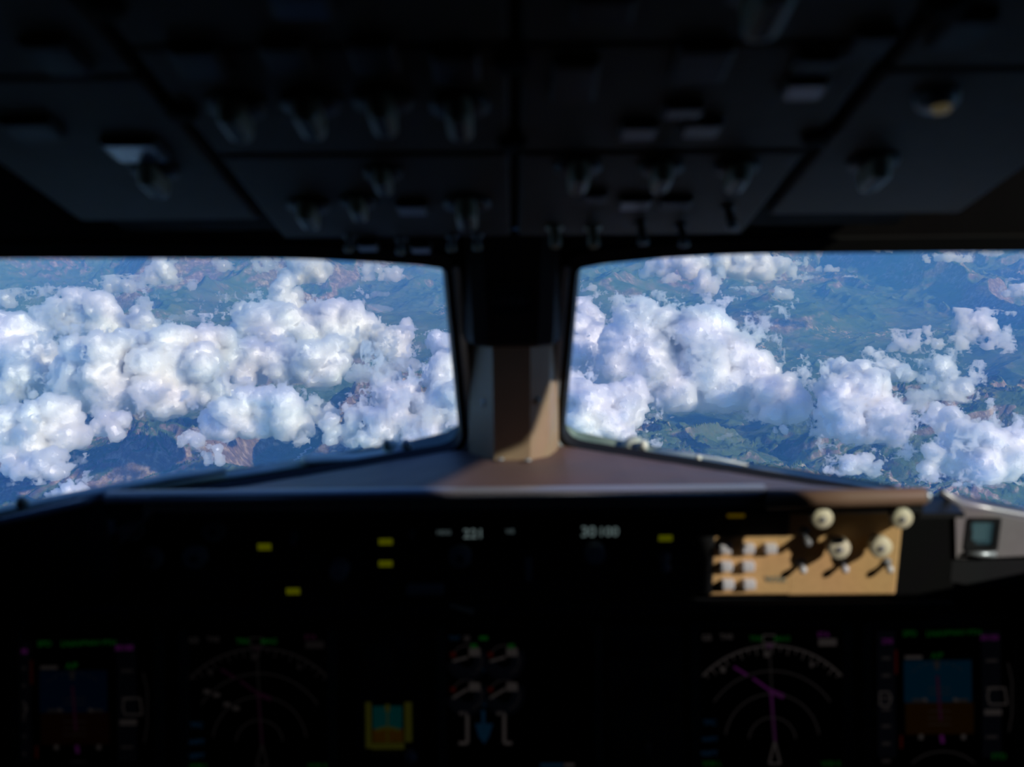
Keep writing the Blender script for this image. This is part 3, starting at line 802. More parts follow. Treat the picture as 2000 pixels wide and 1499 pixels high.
# walls around the windshields
def wall_with_hole(name, fr, op, outer, sgn, mat, t0=0.0, t1=0.022):
    """quads between the hole outline and an outer polygon, matched by angle about the hole centre"""
    c = Vector((sum(p[0] for p in op)/len(op), sum(p[1] for p in op)/len(op)))
    def outer_at(p):
        d = (Vector(p)-c); best = None; m = len(outer)
        for i in range(m):
            a = Vector(outer[i]); b = Vector(outer[(i+1) % m]); e_ = b-a
            den = d.x*e_.y-d.y*e_.x
            if abs(den) < 1e-12: continue
            t = ((a.x-c.x)*e_.y-(a.y-c.y)*e_.x)/den; u = ((a.x-c.x)*d.y-(a.y-c.y)*d.x)/den
            if t > 0 and -1e-6 <= u <= 1+1e-6: best = t if best is None else min(best, t)
        return tuple(c+d*best)
    # densify the hole outline, and include rays through the outer corners
    angs = [(math.atan2(p[1]-c.y, p[0]-c.x), p) for p in op]
    dens = []
    n = len(op)
    for i in range(n):
        a, b = Vector(op[i]), Vector(op[(i+1) % n]); k = max(1, int((b-a).length/0.03))
        for j in range(k): dens.append(tuple(a.lerp(b, j/k)))
    out = [outer_at(p) for p in dens]
    mb = MB(); mb.ring(fr, dens, out, sgn*t0, sgn*t1)
    o = mb.build(name, mat); tag(o, kind='structure'); return o
def outer_rect(fr, x_in, x_out, y_bot, y_top, Yref=None):
    return [fr.px(x_in, y_bot), fr.px(x_out, y_bot), fr.px(x_out, y_top), fr.px(x_in, y_top)]
wl_in = offset_poly(OPEN_L, 0.0165); wr_in = offset_poly(OPEN_R, 0.0165)
ul = [p[0] for p in wl_in]; vl = [p[1] for p in wl_in]; ur = [p[0] for p in wr_in]; vr = [p[1] for p in wr_in]
def centre_u(fr, sgn):            # u on the pane plane where it meets the middle plane x = 0.006
    return (0.006-fr.O.x)/fr.x.x
cl = centre_u(FL, -1); cr = centre_u(FR, 1)
wall_with_hole('wall_front_left', FL, wl_in, [(min(ul)-0.03, min(vl)-1.1), (cl, min(vl)-1.1), (cl, max(vl)+0.72), (min(ul)-0.03, max(vl)+0.72)], SL, M['liner'])
wall_with_hole('wall_front_right', FR, wr_in, [(cr, min(vr)-1.1), (max(ur)+0.03, min(vr)-1.1), (max(ur)+0.03, max(vr)+0.72), (cr, max(vr)+0.72)], SR, M['liner'])

# outer sill strip under each windshield, seen through the glass
def sill(fr, pts, sg, label):
    P = [fr.px(*q) for q in pts]
    lo = [(p[0], p[1]-0.012) for p in P]
    mb = MB(); mb.prism(fr, P + lo[::-1], sg*0.02, sg*0.05); return mb
# ------------------------------------------------------------------ shell: floor, ceiling, walls
XW = 1.02
def quadbox(name, pts, thick, mat):
    """a slab from four inner points, thickened away from the camera"""
    P = [Vector(p) for p in pts]; nrm = (P[1]-P[0]).cross(P[3]-P[0]).normalized()
    if nrm.dot(P[0]-Vector((0, 0.2, 1.3))) < 0: nrm = -nrm
    vs = P + [p+nrm*thick for p in P]
    o = MB().add(vs, [(0,1,2,3),(4,7,6,5),(0,4,5,1),(1,5,6,2),(2,6,7,3),(3,7,4,0)]).build(name, mat)
    tag(o, kind='structure'); return o
eL = FL.p(min(ul)-0.03, min(vl), 0); eR = FR.p(max(ur)+0.03, min(vr), 0)
EY = min(eL.y, eR.y); EX = max(abs(eL.x), abs(eR.x))
ROOF = 2.05
quadbox('floor', [(-1.3, -1.6, 0), (1.3, -1.6, 0), (1.3, 1.5, 0), (-1.3, 1.5, 0)], 0.05, M['floor'])
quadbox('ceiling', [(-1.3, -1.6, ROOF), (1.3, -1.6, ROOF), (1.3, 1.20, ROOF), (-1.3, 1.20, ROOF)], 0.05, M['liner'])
quadbox('wall_back', [(-1.25, -1.5, 0), (1.25, -1.5, 0), (1.25, -1.5, ROOF), (-1.25, -1.5, ROOF)], 0.04, M['liner'])
quadbox('wall_rear_left', [(-1.18, -0.2, 0), (-1.18, -1.5, 0), (-1.18, -1.5, ROOF), (-1.18, -0.2, ROOF)], 0.04, M['liner'])
quadbox('wall_rear_right', [(1.18, -0.2, 0), (1.18, -1.5, 0), (1.18, -1.5, ROOF), (1.18, -0.2, ROOF)], 0.04, M['liner'])
# side walls, each with an unseen side window cut to shape the light
SX, SY = 0.7052, 0.9886
FS = Frame(Vector((SX, SY, 0)), Vector((1.18-SX, -0.2-SY, 0)), (0, 0, 1))
FQ = Frame(Vector((-SX, SY, 0)), Vector((-1.18+SX, -0.2-SY, 0)), (0, 0, 1))
SSG, SQG = outsign(FS), outsign(FQ)
LW = Vector((1.18-SX, -0.2-SY, 0)).length
print('pane end', EX, EY)
def sun_on_side(P):
    P = Vector(P); t = (FS.O-P).dot(FS.n)/SUND.dot(FS.n); q = P+SUND*t-FS.O
    return tuple(round(c, 3) for c in (q.dot(FS.x), q.dot(FS.y)))

def ceil_z(Y): return 1.40 - math.tan(R(22))*(Y-1.0)
def side_window(idx, fr, poly, sg, name):
    """side wall with an opening; fr origin at the floor, u runs aft"""
    c = (sum(p[0] for p in poly)/len(poly), sum(p[1] for p in poly)/len(poly))
    outer = [(-0.16, 0), (LW, 0), (LW, ROOF), (-0.16, ROOF)]
    wall_with_hole(name, fr, offset_poly(poly, 0.012), outer, sg, M['liner'], 0.0, 0.04)
    w = empty('window_%d' % idx, fr.p(c[0], c[1], 0), None, None, kind='structure')
    MB().prism(fr, offset_poly(poly, 0.004), sg*0.012, sg*0.022).build('glass_pane', M['glass'], w)
    MB().ring(fr, poly, offset_poly(poly, 0.012), -sg*0.004, sg*0.03).build('rubber_seal', M['rubber'], w)
side_window(3, FS, [(-0.11, 0.985), (0.10, 1.115), (0.372, 1.337), (0.374, 1.40), (0.392, 1.46), (0.78, 1.778), (0.795, 1.798), (0.464, 1.660), (0.375, 1.735), (-0.11, 1.60)], SSG, 'wall_right')  # outline worked back from the wanted sun patches on panel, post and glareshield
side_window(4, FQ, [(0.0, 1.14), (0.30, 1.17), (0.28, 1.42), (0.0, 1.38)], SQG, 'wall_left')  # opening kept small to hold back blue skylight

# ------------------------------------------------------------------ glareshield
YE, ZE = 1.04, None
ZE = at_y(1000, 962, YE).z                      # height of its aft edge
YF, ZF = 1.262, at_y(1000, 868, 1.262).z
FT = Frame((0, YE, ZE), (1, 0, 0), (0, YF-YE, ZF-ZE))    # top surface: v runs forward
gs = empty('glareshield', (0, 1.12, ZE-0.02), 'brown padded glareshield running across under both windshields', 'glareshield')
def gx(px, py, w=0.0): return FT.px(px, py, w)
pl = [gx(905, 872), gx(790, 892), gx(600, 928), gx(440, 955), gx(330, 968)]
pr = [gx(1095, 868), gx(1200, 890), gx(1350, 918), gx(1450, 935), gx(1560, 952), gx(1640, 962)]
SILL = {-1: lambda x: 875+(903-x)/1133.0*202, 1: lambda x: 868+(x-1097)/1133.0*186}
vs = []; fs = []
rowsX = []
for sg, fr in ((-1, FL), (1, FR)):
    for k in range(9):
        x = (903 - k*(903-60)/8) if sg < 0 else (1097 + k*(1940-1097)/8)
        rowsX.append(hit(x, SILL[sg](x), fr.O, fr.n))
rowsX.sort(key=lambda p: p.x); rowsX = [p for p in rowsX if abs(p.x) < 0.475]
n_ = len(rowsX)
for p in rowsX:
    xn = max(-0.47, min(0.47, p.x)); a = Vector((xn, YE, ZE)); b = p + Vector((0, 0.004, -0.001))
    if abs(p.x) > 0.46: a = Vector((p.x, YE+0.02, min(ZE, p.z)-0.004))
    vs += [a, a.lerp(b, 0.5), b, b+Vector((0, 0.0, -0.02)), a+Vector((0, 0, -0.02))]
for i_ in range(n_-1):
    for k in range(5): fs.append((i_*5+k, i_*5+(k+1) % 5, (i_+1)*5+(k+1) % 5, (i_+1)*5+k))
fs.append((4, 3, 2, 1, 0)); m_ = (n_-1)*5; fs.append((m_, m_+1, m_+2, m_+3, m_+4))
MB().add(vs, fs).build('top_cover', M['vinyl'], gs)
# rolled aft edge
xl, xr = gx(195, 975)[0], gx(1816, 958)[0]
xm = gx(1500, 960)[0]
MB().tube([FT.p(xl, 0.010, -0.004), FT.p(xm, 0.010, -0.004)], 0.0125, 16, 0.5).build('edge_trim', M['ledge'], gs)
MB().tube([FT.p(xm, -0.002, -0.011), FT.p((xm+xr)/2, -0.002, -0.010), FT.p(xr-0.006, -0.002, -0.0085), FT.p(xr, -0.002, -0.0085)], [0.0105, 0.0105, 0.0100, 0.008], 14).build('hand_grip', M['grip'], gs)
MB().lathe(Frame(FT.p(xr-0.001, -0.004, -0.008), (0, 1, 0), (0, 0, 1)), [(0.007, -0.004), (0.0078, 0.0), (0.005, 0.003)], 16).build('grip_cap', M['greymetal'], gs)
for (a, b) in ((978, 898), (1031, 900), (932, 868), (1072, 866)):
    u, v = gx(a, b); MB().lathe(FT, [(0.0042, 0.0), (0.0040, 0.0015), (0.0025, 0.0022)], 12, u, v).build('screw', M['greymetal'], gs)
# dark skirt hanging from the aft edge down to the control panels
MB().box(WORLD, xl, YE+0.004, ZE-0.03, xr, YE+0.026, ZE-0.010).build('skirt', M['black'], gs)
# sloping shoulders at both ends
def shoulder(pts, depth, mat, thick=0.011):
    """pts: photo points with forward distance"""
    P = [at_y(*p) for p in pts]
    return P
Ls = [at_y(204, 972, 1.05), at_y(160, 985, 1.08), at_y(60, 1008, 1.09), at_y(-60, 1036, 1.09), at_y(-220, 1075, 1.08)]
Rs = [at_y(1838, 962, 1.07), at_y(1872, 984, 1.104), at_y(1935, 996, 1.105), at_y(2010, 1010, 1.105), at_y(2160, 1040, 1.10)]
MB().tube(Ls, 0.006, 12, 1.0).build('shoulder_trim', M['ledge'], gs)
MB().tube(Rs, [0.004, 0.0062, 0.0062, 0.0062, 0.0062], 12, 1.0).build('shoulder_trim', M['ledge'], gs)
def curtain(P, drop, thick, mat, name, par, fwd=0.05):
    vs = []; fs = []
    for p in P:
        vs += [p+Vector((0, 0, -0.004)), p+Vector((0, 0, -drop)), p+Vector((0, fwd, -drop)), p+Vector((0, fwd, -0.004))]
    for i in range(len(P)-1):
        for k in range(4): fs.append((i*4+k, i*4+(k+1) % 4, (i+1)*4+(k+1) % 4, (i+1)*4+k))
    fs.append((3, 2, 1, 0)); m = (len(P)-1)*4; fs.append((m, m+1, m+2, m+3))
    return MB().add(vs, fs).build(name, mat, par)
curtain(Ls, 0.10, 0.0, M['black'], 'side_skirt', gs, 0.02)
curtain(Rs[1:], 0.10, 0.0, M['black'], 'side_skirt', gs, 0.02)

MB().box(WORLD, xr-0.004, YE+0.002, ZE-0.036, xr+0.046, YE+0.060, ZE-0.030).build('shade_plate', M['black'], gs)  # plate added to shade the upper right of the control panel
# ------------------------------------------------------------------ centre post and standby compass
post = empty('windshield_post_cover', (0.006, 1.21, ZF-0.01), 'tan faceted trim cover on the post between the windshields', 'post cover')
zt = at_y(1000, 672, 1.19).z; zb = ZF-0.012
def fx(px, Y, py=780): return at_y(px, py, Y).x
def sect(k):     # k 0 bottom .. 1 top : the cover widens slightly upward
    s_ = 1.0-0.0*k
    return [(fx(908, 1.25), 1.262), (fx(914, 1.235), 1.235), (fx(963, 1.195), 1.188), (fx(1036, 1.195), 1.186), (fx(1074, 1.205), 1.203), (fx(1091, 1.235), 1.235), (fx(1096, 1.25), 1.262)]
vs = []; fs = []
levels = [zb, zb+0.006, (zb+zt)/2, zt-0.002, zt]
for i, z in enumerate(levels):
    k = (z-zb)/(zt-zb); dyy = -0.012*(1-k); ins = 0.003 if i in (0, len(levels)-1) else 0
    for (x, y) in sect(k): vs.append(Vector((x*(1-0.03*(1-k)), y+dyy*-1*0.5+ins, z)))
n7 = 7
for r_ in range(len(levels)-1):
    for i in range(n7-1): fs.append((r_*n7+i, r_*n7+i+1, (r_+1)*n7+i+1, (r_+1)*n7+i))
    fs.append((r_*n7+n7-1, r_*n7, (r_+1)*n7, (r_+1)*n7+n7-1))
fs.append(tuple(range(n7))); fs.append(tuple(range((len(levels)-1)*n7, len(levels)*n7)))
MB().add(vs, fs).build('faceted_cover', M['post'], post)
for (a, b) in ((1048, 783), (950, 786)):
    P = at_y(a, b, 1.197 if a > 1000 else 1.212)
    f_ = Frame(P, (1, 0.5 if a > 1000 else -0.6, 0), (0, 0, 1))
    MB().lathe(f_, [(0.0055, -0.010), (0.0055, 0.003), (0.004, 0.006), (0.0015, 0.0062)], 12).build('fastener', M['cream'] if a > 1000 else M['greymetal'], post)
comp = empty('standby_compass', (0.006, 1.2, zt), 'dark boxed standby compass hanging at the top of the centre post', 'compass')
z2 = at_y(1000, 500, 1.17).z+0.03
vs = []; fs = []
for i, (z, g_) in enumerate(((zt, 0.0), (zt+0.004, 0.0015), ((zt+z2)/2, 0.004), (z2, 0.007))):
    x0, x1 = fx(912, 1.20)-g_, fx(1094, 1.20)+g_
    yy = 1.168+0.004*(i == 0)
    for (x, y) in ((x0, 1.262), (x0, yy+0.035), (x0+0.012, yy+0.008), (x0+0.03, yy), (x1-0.03, yy), (x1-0.012, yy+0.008), (x1, yy+0.035), (x1, 1.262)): vs.append(Vector((x, y, z)))
for r_ in range(3):
    for i in range(8): fs.append((r_*8+i, r_*8+(i+1) % 8, (r_+1)*8+(i+1) % 8, (r_+1)*8+i))
fs.append(tuple(range(8))); fs.append(tuple(range(24, 32)))
MB().add(vs, fs).build('housing', M['housing'], comp)
cf = Frame(at_y(1000, 585, 1.168), (1, 0, 0), (0, 0, 1))
MB().ring(cf, MB.rrect(-0.024, -0.016, 0.024, 0.016, 0.006), MB.rrect(-0.028, -0.020, 0.028, 0.020, 0.008), 0.0, 0.003).build('dial_rim', M['black'], comp)
dial = MB().box(cf, -0.0235, -0.0155, 0.0002, 0.0235, 0.0155, 0.0012).build('dial', M['korry'], comp)
mb = MB()
for k in range(9): mb.box(cf, -0.021+k*0.0052, -0.006, 0.0013, -0.0203+k*0.0052, -0.001 if k % 2 else 0.002, 0.0017)
mb.build('dial_scale', M['knobgrey'], dial)

# ------------------------------------------------------------------ wipers, lying outside the glass
def wiper(fr, sg, pts, label, kind):
    FO = Frame(fr.p(0, 0, sg*0.055), fr.x, fr.y)
    w = empty('windshield_wiper', FO.p(*FO.px(*pts['hub'])), label, 'wiper', 'parked windshield wipers')
    P = lambda q, l=0.0: Frame(fr.p(0, 0, sg*(0.055-l)), fr.x, fr.y).p(*Frame(fr.p(0, 0, sg*(0.055-l)), fr.x, fr.y).px(*q))
    up = fr.n
    for (nm, ps, rad, flat, mat, l) in pts['tubes']:
        MB().tube([P(q, l) for q in ps], [r_*2.0 for r_ in rad] if isinstance(rad, list) else rad, 12, flat if nm == 'rubber_blade' else 0.26, Vector((0, 0, 1))).build(nm, M[mat], w)
    hb = Frame(P(pts['hub']), (1, 0, 0), (0, 0.85, 0.5))
    MB().lathe(hb, [(pts['hr'], -0.02), (pts['hr'], 0.006), (pts['hr']*0.75, 0.014), (pts['hr']*0.3, 0.017)], 20).build('pivot_cap', M[pts['hm']], w)
    for (q, r, mat) in pts['bolts']:
        b = Frame(P(q, 0.012), hb.x, hb.y)
        MB().lathe(b, [(r, -0.008), (r, 0.0), (r*0.6, r*0.7), (r*0.1, r*0.9)], 12).build('bolt', M[mat], w)
    return w
wiper(FL, SL, dict(hub=(765, 884), hr=0.014, hm='wiper', tubes=[
    ('arm', [(786, 874), (760, 884), (690, 894), (592, 899)], [0.012, 0.009, 0.0075, 0.0085], 0.7, 'wiperlight', 0.004),
    ('extension', [(600, 905), (440, 930), (270, 958), (235, 966)], [0.0085, 0.0075, 0.006, 0.004], 0.7, 'wiper', 0.0),
    ('blade_frame', [(442, 917), (330, 934), (200, 958), (30, 992), (-80, 1015)], [0.0055, 0.0065, 0.0075, 0.008, 0.006], 0.8, 'wiper', 0.006),
    ('rubber_blade', [(440, 928), (330, 946), (200, 968), (30, 1003), (-80, 1026)], 0.0035, 1.0, 'rubber', 0.0),
    ], bolts=[((793, 868), 0.008, 'wiperlight'), ((755, 866), 0.006, 'wiper'), ((42, 981), 0.0075, 'cream'), ((270, 955), 0.006, 'wiperlight')]),
    'greenish wiper parked low outside the windshield on the captain side', 0)
wiper(FR, SR, dict(hub=(1238, 878), hr=0.017, hm='wiper', tubes=[
    ('arm', [(1262, 884), (1350, 896), (1450, 914), (1560, 934)], [0.010, 0.0095, 0.009, 0.007], 0.7, 'wiper', 0.0),
    ('extension', [(1450, 912), (1540, 926), (1640, 942), (1760, 962)], [0.0055, 0.005, 0.0045, 0.004], 0.7, 'wiper', 0.008),
    ('blade_frame', [(1290, 878), (1400, 896), (1460, 908)], 0.0035, 0.8, 'wiperlight', 0.008),
    ], bolts=[((1257, 868), 0.0065, 'wiperlight'), ((1243, 880), 0.005, 'wiperlight'), ((1364, 894), 0.0042, 'wiperlight')]),
    'dark grey wiper parked low outside the windshield on the right', 1)
# outer sill frames below the glass, greenish metal
def outer_sill(fr, sg, pts, nm):
    fo = Frame(fr.p(0, 0, sg*0.035), fr.x, fr.y)
    P = [fo.px(*q) for q in pts]
    mb = MB()
    mb.prism(fo, [*P, *[(p[0], p[1]-0.05) for p in P[::-1]]], 0, sg*0.03)
    o = mb.build(nm, M['outframe']); tag(o, kind='structure')
outer_sill(FL, SL, [(150, 990), (330, 962), (480, 939), (600, 921), (790, 889), (880, 868), (912, 850)], 'trim_1')
outer_sill(FR, SR, [(1092, 850), (1118, 866), (1200, 884), (1350, 912), (1450, 928), (1560, 944), (1750, 975)], 'trim_2')

# white nose skin below the windshields, unseen, added to bounce sun onto wipers
vs = []; fs = []
ys = [1.33, 1.6, 2.0, 2.5, 3.0, 3.6, 4.1, 4.3]
for i_, y in enumerate(ys):
    t = (y-1.33)/(4.3-1.33); wdt = 1.30*math.sqrt(max(0.02, 1-t*t)); zt_ = 0.93-0.42*(y-1.33); hgt_ = (zt_+1.2)*0.9
    for k in range(25):
        a = math.pi*k/24; vs.append(Vector((wdt*math.cos(a), y, zt_-hgt_*(1-math.sin(a)**0.8))))
for i_ in range(len(ys)-1):
    for k in range(24): fs.append((i_*25+k, i_*25+k+1, (i_+1)*25+k+1, (i_+1)*25+k))
fs.append(tuple(range(25))); fs.append(tuple(range((len(ys)-1)*25, len(ys)*25)))
o = MB().add(vs, fs, True).build('wall_nose_bounce', pbr('white_skin', (0.75, 0.76, 0.76), 0.4)); tag(o, kind='structure')
# ------------------------------------------------------------------ roof liner above the windshields
# ------------------------------------------------------------------ glareshield control panels
PF = Frame((0, YE+0.060, ZE-0.012), (1, 0, 0), (0, -0.02, 1))      # their common face
def panel_local(px, py, lift=0.0): return PF.px(px, py, lift)
def plate(px0, py0, px1, py1, mat, parent, w0=-0.02, w1=0.0, bev=0.003, name='faceplate', fr=None):
    fr = fr or PF
    u0, v1 = fr.px(px0, py0); u1, v0 = fr.px(px1, py1)
    return MB().box(fr, min(u0, u1), v0, w0, max(u0, u1), v1, w1, bev).build(name, mat, parent)
def unit(name, px0, py0, px1, py1, label, cat, fr=None, group=None):
    fr = fr or PF
    c = fr.p(*fr.px((px0+px1)/2, py1)); return empty(name, c, label, cat, group)
def knob(fr, px, py, r, h, mat, parent, name='knob', capmat=None, lift=None, style='round', rot=0):
    lift = h if lift is None else lift
    u, v = fr.px(px, py, lift)
    mb = MB()
    if style == 'round':
        mb.lathe(fr, [(r*1.02, 0), (r, h*0.1), (r*0.96, h*0.86), (r*0.88, h*0.98), (r*0.6, h)], 36, u, v, 0.035)
    elif style == 'disc':
        mb.lathe(fr, [(r*0.5, 0), (r*0.5, h-r*0.95), (r, h-r*0.85), (r, h-r*0.12), (r*0.88, h)], 40, u, v)
    k = mb.build(name, M[mat], parent)
    if capmat:
        MB().lathe(fr, [(r*0.32, h-0.002), (r*0.30, h+0.001), (r*0.22, h+0.0018)], 20, u, v).build('inner_knob', M[capmat], k)
    return k
def button(fr, px, py, wpx, hpx, parent, mat='white', lift=0.004, light=None, name='pushbutton', d=1.11):
    u, v = fr.px(px, py, lift); w_, h_ = wpx*d/F, hpx*d/F
    b = MB().box(fr, u-w_/2, v-h_/2, 0, u+w_/2, v+h_/2, lift, 0.0015).build(name, M[mat], parent)
    if light:
        du, dv, lw, lh = light[1:] if len(light) > 1 else (0, 0, 0.6, 0.35)
        MB().box(fr, u+du*w_-lw*w_/2, v+dv*h_-lh*h_/2, lift, u+du*w_+lw*w_/2, v+dv*h_+lh*h_/2, lift+0.0006).build('light_bar', M[light[0]], b)
    return b
def toggle(fr, px, py, parent, mat='greymetal', L_=0.014, r=0.0028, tip=None, lean=(0, -0.4), name='toggle_switch'):
    u, v = fr.px(px, py, L_)
    a = fr.p(u-lean[0]*L_, v-lean[1]*L_, 0); b = fr.p(u, v, L_)
    t = MB().lathe(fr, [(r*2.1, 0), (r*2.0, 0.002), (r*1.2, 0.0035)], 14, u-lean[0]*L_, v-lean[1]*L_).tube([a, b], [r, r*1.35], 10, 1.0, fr.y).build(name, M[mat], parent)
    if tip: MB().lathe(fr, [(r*1.2, L_-0.001), (r*1.7, L_+0.001), (r*1.4, L_+0.0035), (r*0.4, L_+0.0045)], 14, u, v).build('tip', M[tip], t)
    return t
# left display control panel
e1 = unit('display_control_panel', 200, 985, 470, 1170, 'left display control panel with four round knobs, in deep shade', 'control panel', group='display control panels at both ends of the glareshield')
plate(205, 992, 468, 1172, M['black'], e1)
for (a, b, r) in ((258, 1040, 0.013), (415, 1040, 0.014), (292, 1095, 0.014), (378, 1092, 0.0145)):
    knob(PF, a, b, r, 0.022, 'knobgrey', e1, capmat='black', style='disc')
for (a, b) in ((240, 1150), (285, 1150), (330, 1150), (375, 1150), (420, 1150), (335, 1045)):
    button(PF, a, b, 26, 18, e1, 'korry')
# left illuminated push buttons and the mode control panel
mcp = unit('mode_control_panel', 476, 985, 1345, 1175, 'long autopilot mode control panel in the middle with pale numerals', 'control panel')
plate(474, 992, 1348, 1175, M['black'], mcp)
button(PF, 517, 1075, 44, 46, mcp, 'korry', light=('g_yel', 0, 0.16, 0.62, 0.30))
button(PF, 517, 1112, 40, 36, mcp, 'korry')
button(PF, 572, 1148, 44, 48, mcp, 'korry', light=('g_yel', 0, -0.18, 0.64, 0.28))
MB().box(PF.at(*PF.px(573, 1030)), -0.012, -0.003, 0, 0.012, 0.003, 0.001).build('placard', M['bezel'], mcp)
toggle(PF, 572, 1060, mcp, 'knobgrey', 0.012, 0.003)
def dwin(px0, py0, px1, py1):
    u0, v1 = PF.px(px0, py0); u1, v0 = PF.px(px1, py1)
    fr = PF.at((u0+u1)/2, (v0+v1)/2); a, b = (u1-u0)/2, (v1-v0)/2
    w = MB().ring(fr, MB.rrect(-a, -b, a, b, 0.002), MB.rrect(-a-0.004, -b-0.004, a+0.004, b+0.004, 0.003), 0.0, 0.004).build('display_window', M['black'], mcp)
    MB().box(fr, -a, -b, 0.0002, a, b, 0.0012).build('window_glass', M['screen'], w)
    return w, fr
w_, f_ = dwin(612, 1022, 705, 1062)
w_, f_ = dwin(842, 1020, 962, 1068)
text(f_, 'HDG', (f_.px(867, 1040)[0]), f_.px(867, 1040)[1], 0.0075, M['g_numdim'], w_, 'readout', w=0.0014, bold=0.02)
text(f_, '221', (f_.px(925, 1043)[0]), f_.px(925, 1043)[1], 0.0165, M['g_num'], w_, 'readout', w=0.0014, bold=0.012)
w_, f_ = dwin(978, 1020, 1080, 1068)
text(f_, 'V/S', f_.px(996, 1038)[0], f_.px(996, 1038)[1], 0.0075, M['g_numdim'], w_, 'readout', w=0.0014, bold=0.02)
w_, f_ = dwin(1118, 1018, 1226, 1062)
text(f_, '30', f_.px(1149, 1039)[0], f_.px(1149, 1039)[1], 0.0185, M['g_num'], w_, 'readout', w=0.0014, bold=0.012)
text(f_, '100', f_.px(1188, 1039)[0], f_.px(1188, 1039)[1], 0.0165, M['g_num'], w_, 'readout', w=0.0014, bold=0.012)
knob(PF, 660, 1122, 0.0115, 0.020, 'knobgrey', mcp)
knob(PF, 898, 1092, 0.0135, 0.020, 'knobgrey', mcp, capmat='black', style='disc')
knob(PF, 1163, 1088, 0.0125, 0.022, 'knobgrey', mcp)
u, v = PF.px(1032, 1112)      # vertical speed thumbwheel
whl = MB(); wf = Frame(PF.p(u-0.004, v, -0.008), PF.y, PF.n)
whl.lathe(wf, [(0.0175, 0.0), (0.0185, 0.001), (0.0185, 0.007), (0.0175, 0.008)], 40, 0, 0, 0.03)
whl.build('thumbwheel', M['knobgrey'], mcp)
button(PF, 753, 1053, 44, 40, mcp, 'korry', light=('g_yel', 0, -0.16, 0.64, 0.32))
button(PF, 753, 1098, 44, 40, mcp, 'korry', light=('g_yel', 0, -0.1, 0.64, 0.32))
button(PF, 753, 1143, 44, 38, mcp, 'korry')
toggle(PF, 804, 1050, mcp, 'knobgrey', 0.01, 0.0025)
u, v = PF.px(830, 1155, 0.01)
MB().box(PF, u-0.0225, v-0.0065, 0.004, u+0.0225, v+0.0065, 0.011, 0.003).box(PF, u-0.017, v-0.004, 0, u-0.012, v+0.004, 0.005).box(PF, u+0.012, v-0.004, 0, u+0.017, v+0.004, 0.005).build('disengage_bar', M['knobgrey'], mcp)
button(PF, 900, 1145, 52, 40, mcp, 'korry'); button(PF, 1092, 1135, 40, 40, mcp, 'korry')
button(PF, 1160, 1135, 40, 40, mcp, 'korry'); button(PF, 1242, 1135, 40, 40, mcp, 'korry')
button(PF, 1242, 1090, 40, 40, mcp, 'korry')
button(PF, 1300, 1045, 44, 42, mcp, 'korry', light=('g_yel', 0, -0.18, 0.64, 0.30))
toggle(PF, 1300, 1110, mcp, 'knobgrey', 0.016, 0.004, tip='knobgrey')
# right display control panel, partly in the sun
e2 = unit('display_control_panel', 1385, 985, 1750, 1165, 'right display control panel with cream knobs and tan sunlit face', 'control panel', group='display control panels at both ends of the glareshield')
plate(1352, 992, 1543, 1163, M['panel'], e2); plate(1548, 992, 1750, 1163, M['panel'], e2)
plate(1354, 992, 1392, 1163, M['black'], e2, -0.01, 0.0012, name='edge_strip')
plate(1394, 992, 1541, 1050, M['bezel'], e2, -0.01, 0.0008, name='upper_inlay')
MB().box(PF.at(*PF.px(1437, 1001)), -0.010, -0.0055, 0, 0.010, 0.0055, 0.004, 0.001).build('caution_light', M['g_amb'], e2)
for (a, b) in ((1418, 1075), (1463, 1075), (1507, 1075), (1420, 1110), (1463, 1110), (1423, 1145), (1465, 1145)):
    button(PF, a, b, 25, 19, e2, 'white', 0.009)
text(PF, 'WXR', PF.px(1515, 1132)[0], PF.px(1515, 1132)[1], 0.011, M['cream'], e2, 'lettering', w=0.0008, bold=0.03)
knob(PF, 1607, 1015, 0.0118, 0.066, 'beige', e2, capmat='knobgrey', style='disc')
knob(PF, 1763, 1015, 0.0118, 0.066, 'beige', e2, capmat='knobgrey', style='disc')
knob(PF, 1640, 1074, 0.0130, 0.026, 'beige', e2, capmat='knobgrey', style='disc')
knob(PF, 1722, 1072, 0.0128, 0.026, 'beige', e2, capmat='knobgrey', style='disc')
toggle(PF, 1577, 1060, e2, 'knobgrey', 0.016, 0.003, tip='knobgrey')
for (a, b) in ((1568, 1113), (1650, 1112), (1737, 1112)): toggle(PF, a, b, e2, 'knobgrey', 0.010, 0.0028, tip='white')
# dark end panels of the glareshield
for (a, b, nm) in ((1756, 1862, 'right'), (120, 198, 'left')):
    u0, v1 = PF.px(a, 992); u1, v0 = PF.px(b, 1180)
    MB().box(PF, u0, v0, -0.03, u1, v1, -0.002, 0.003).build('end_panel', M['seam'], gs)
# lower lip under the control panels
lip = MB().box(PF, PF.px(130, 1180)[0], PF.px(1000, 1205)[1], -0.04, PF.px(1860, 1180)[0], PF.px(1000, 1181)[1], 0.004, 0.004).build('lower_lip', M['black'], gs)

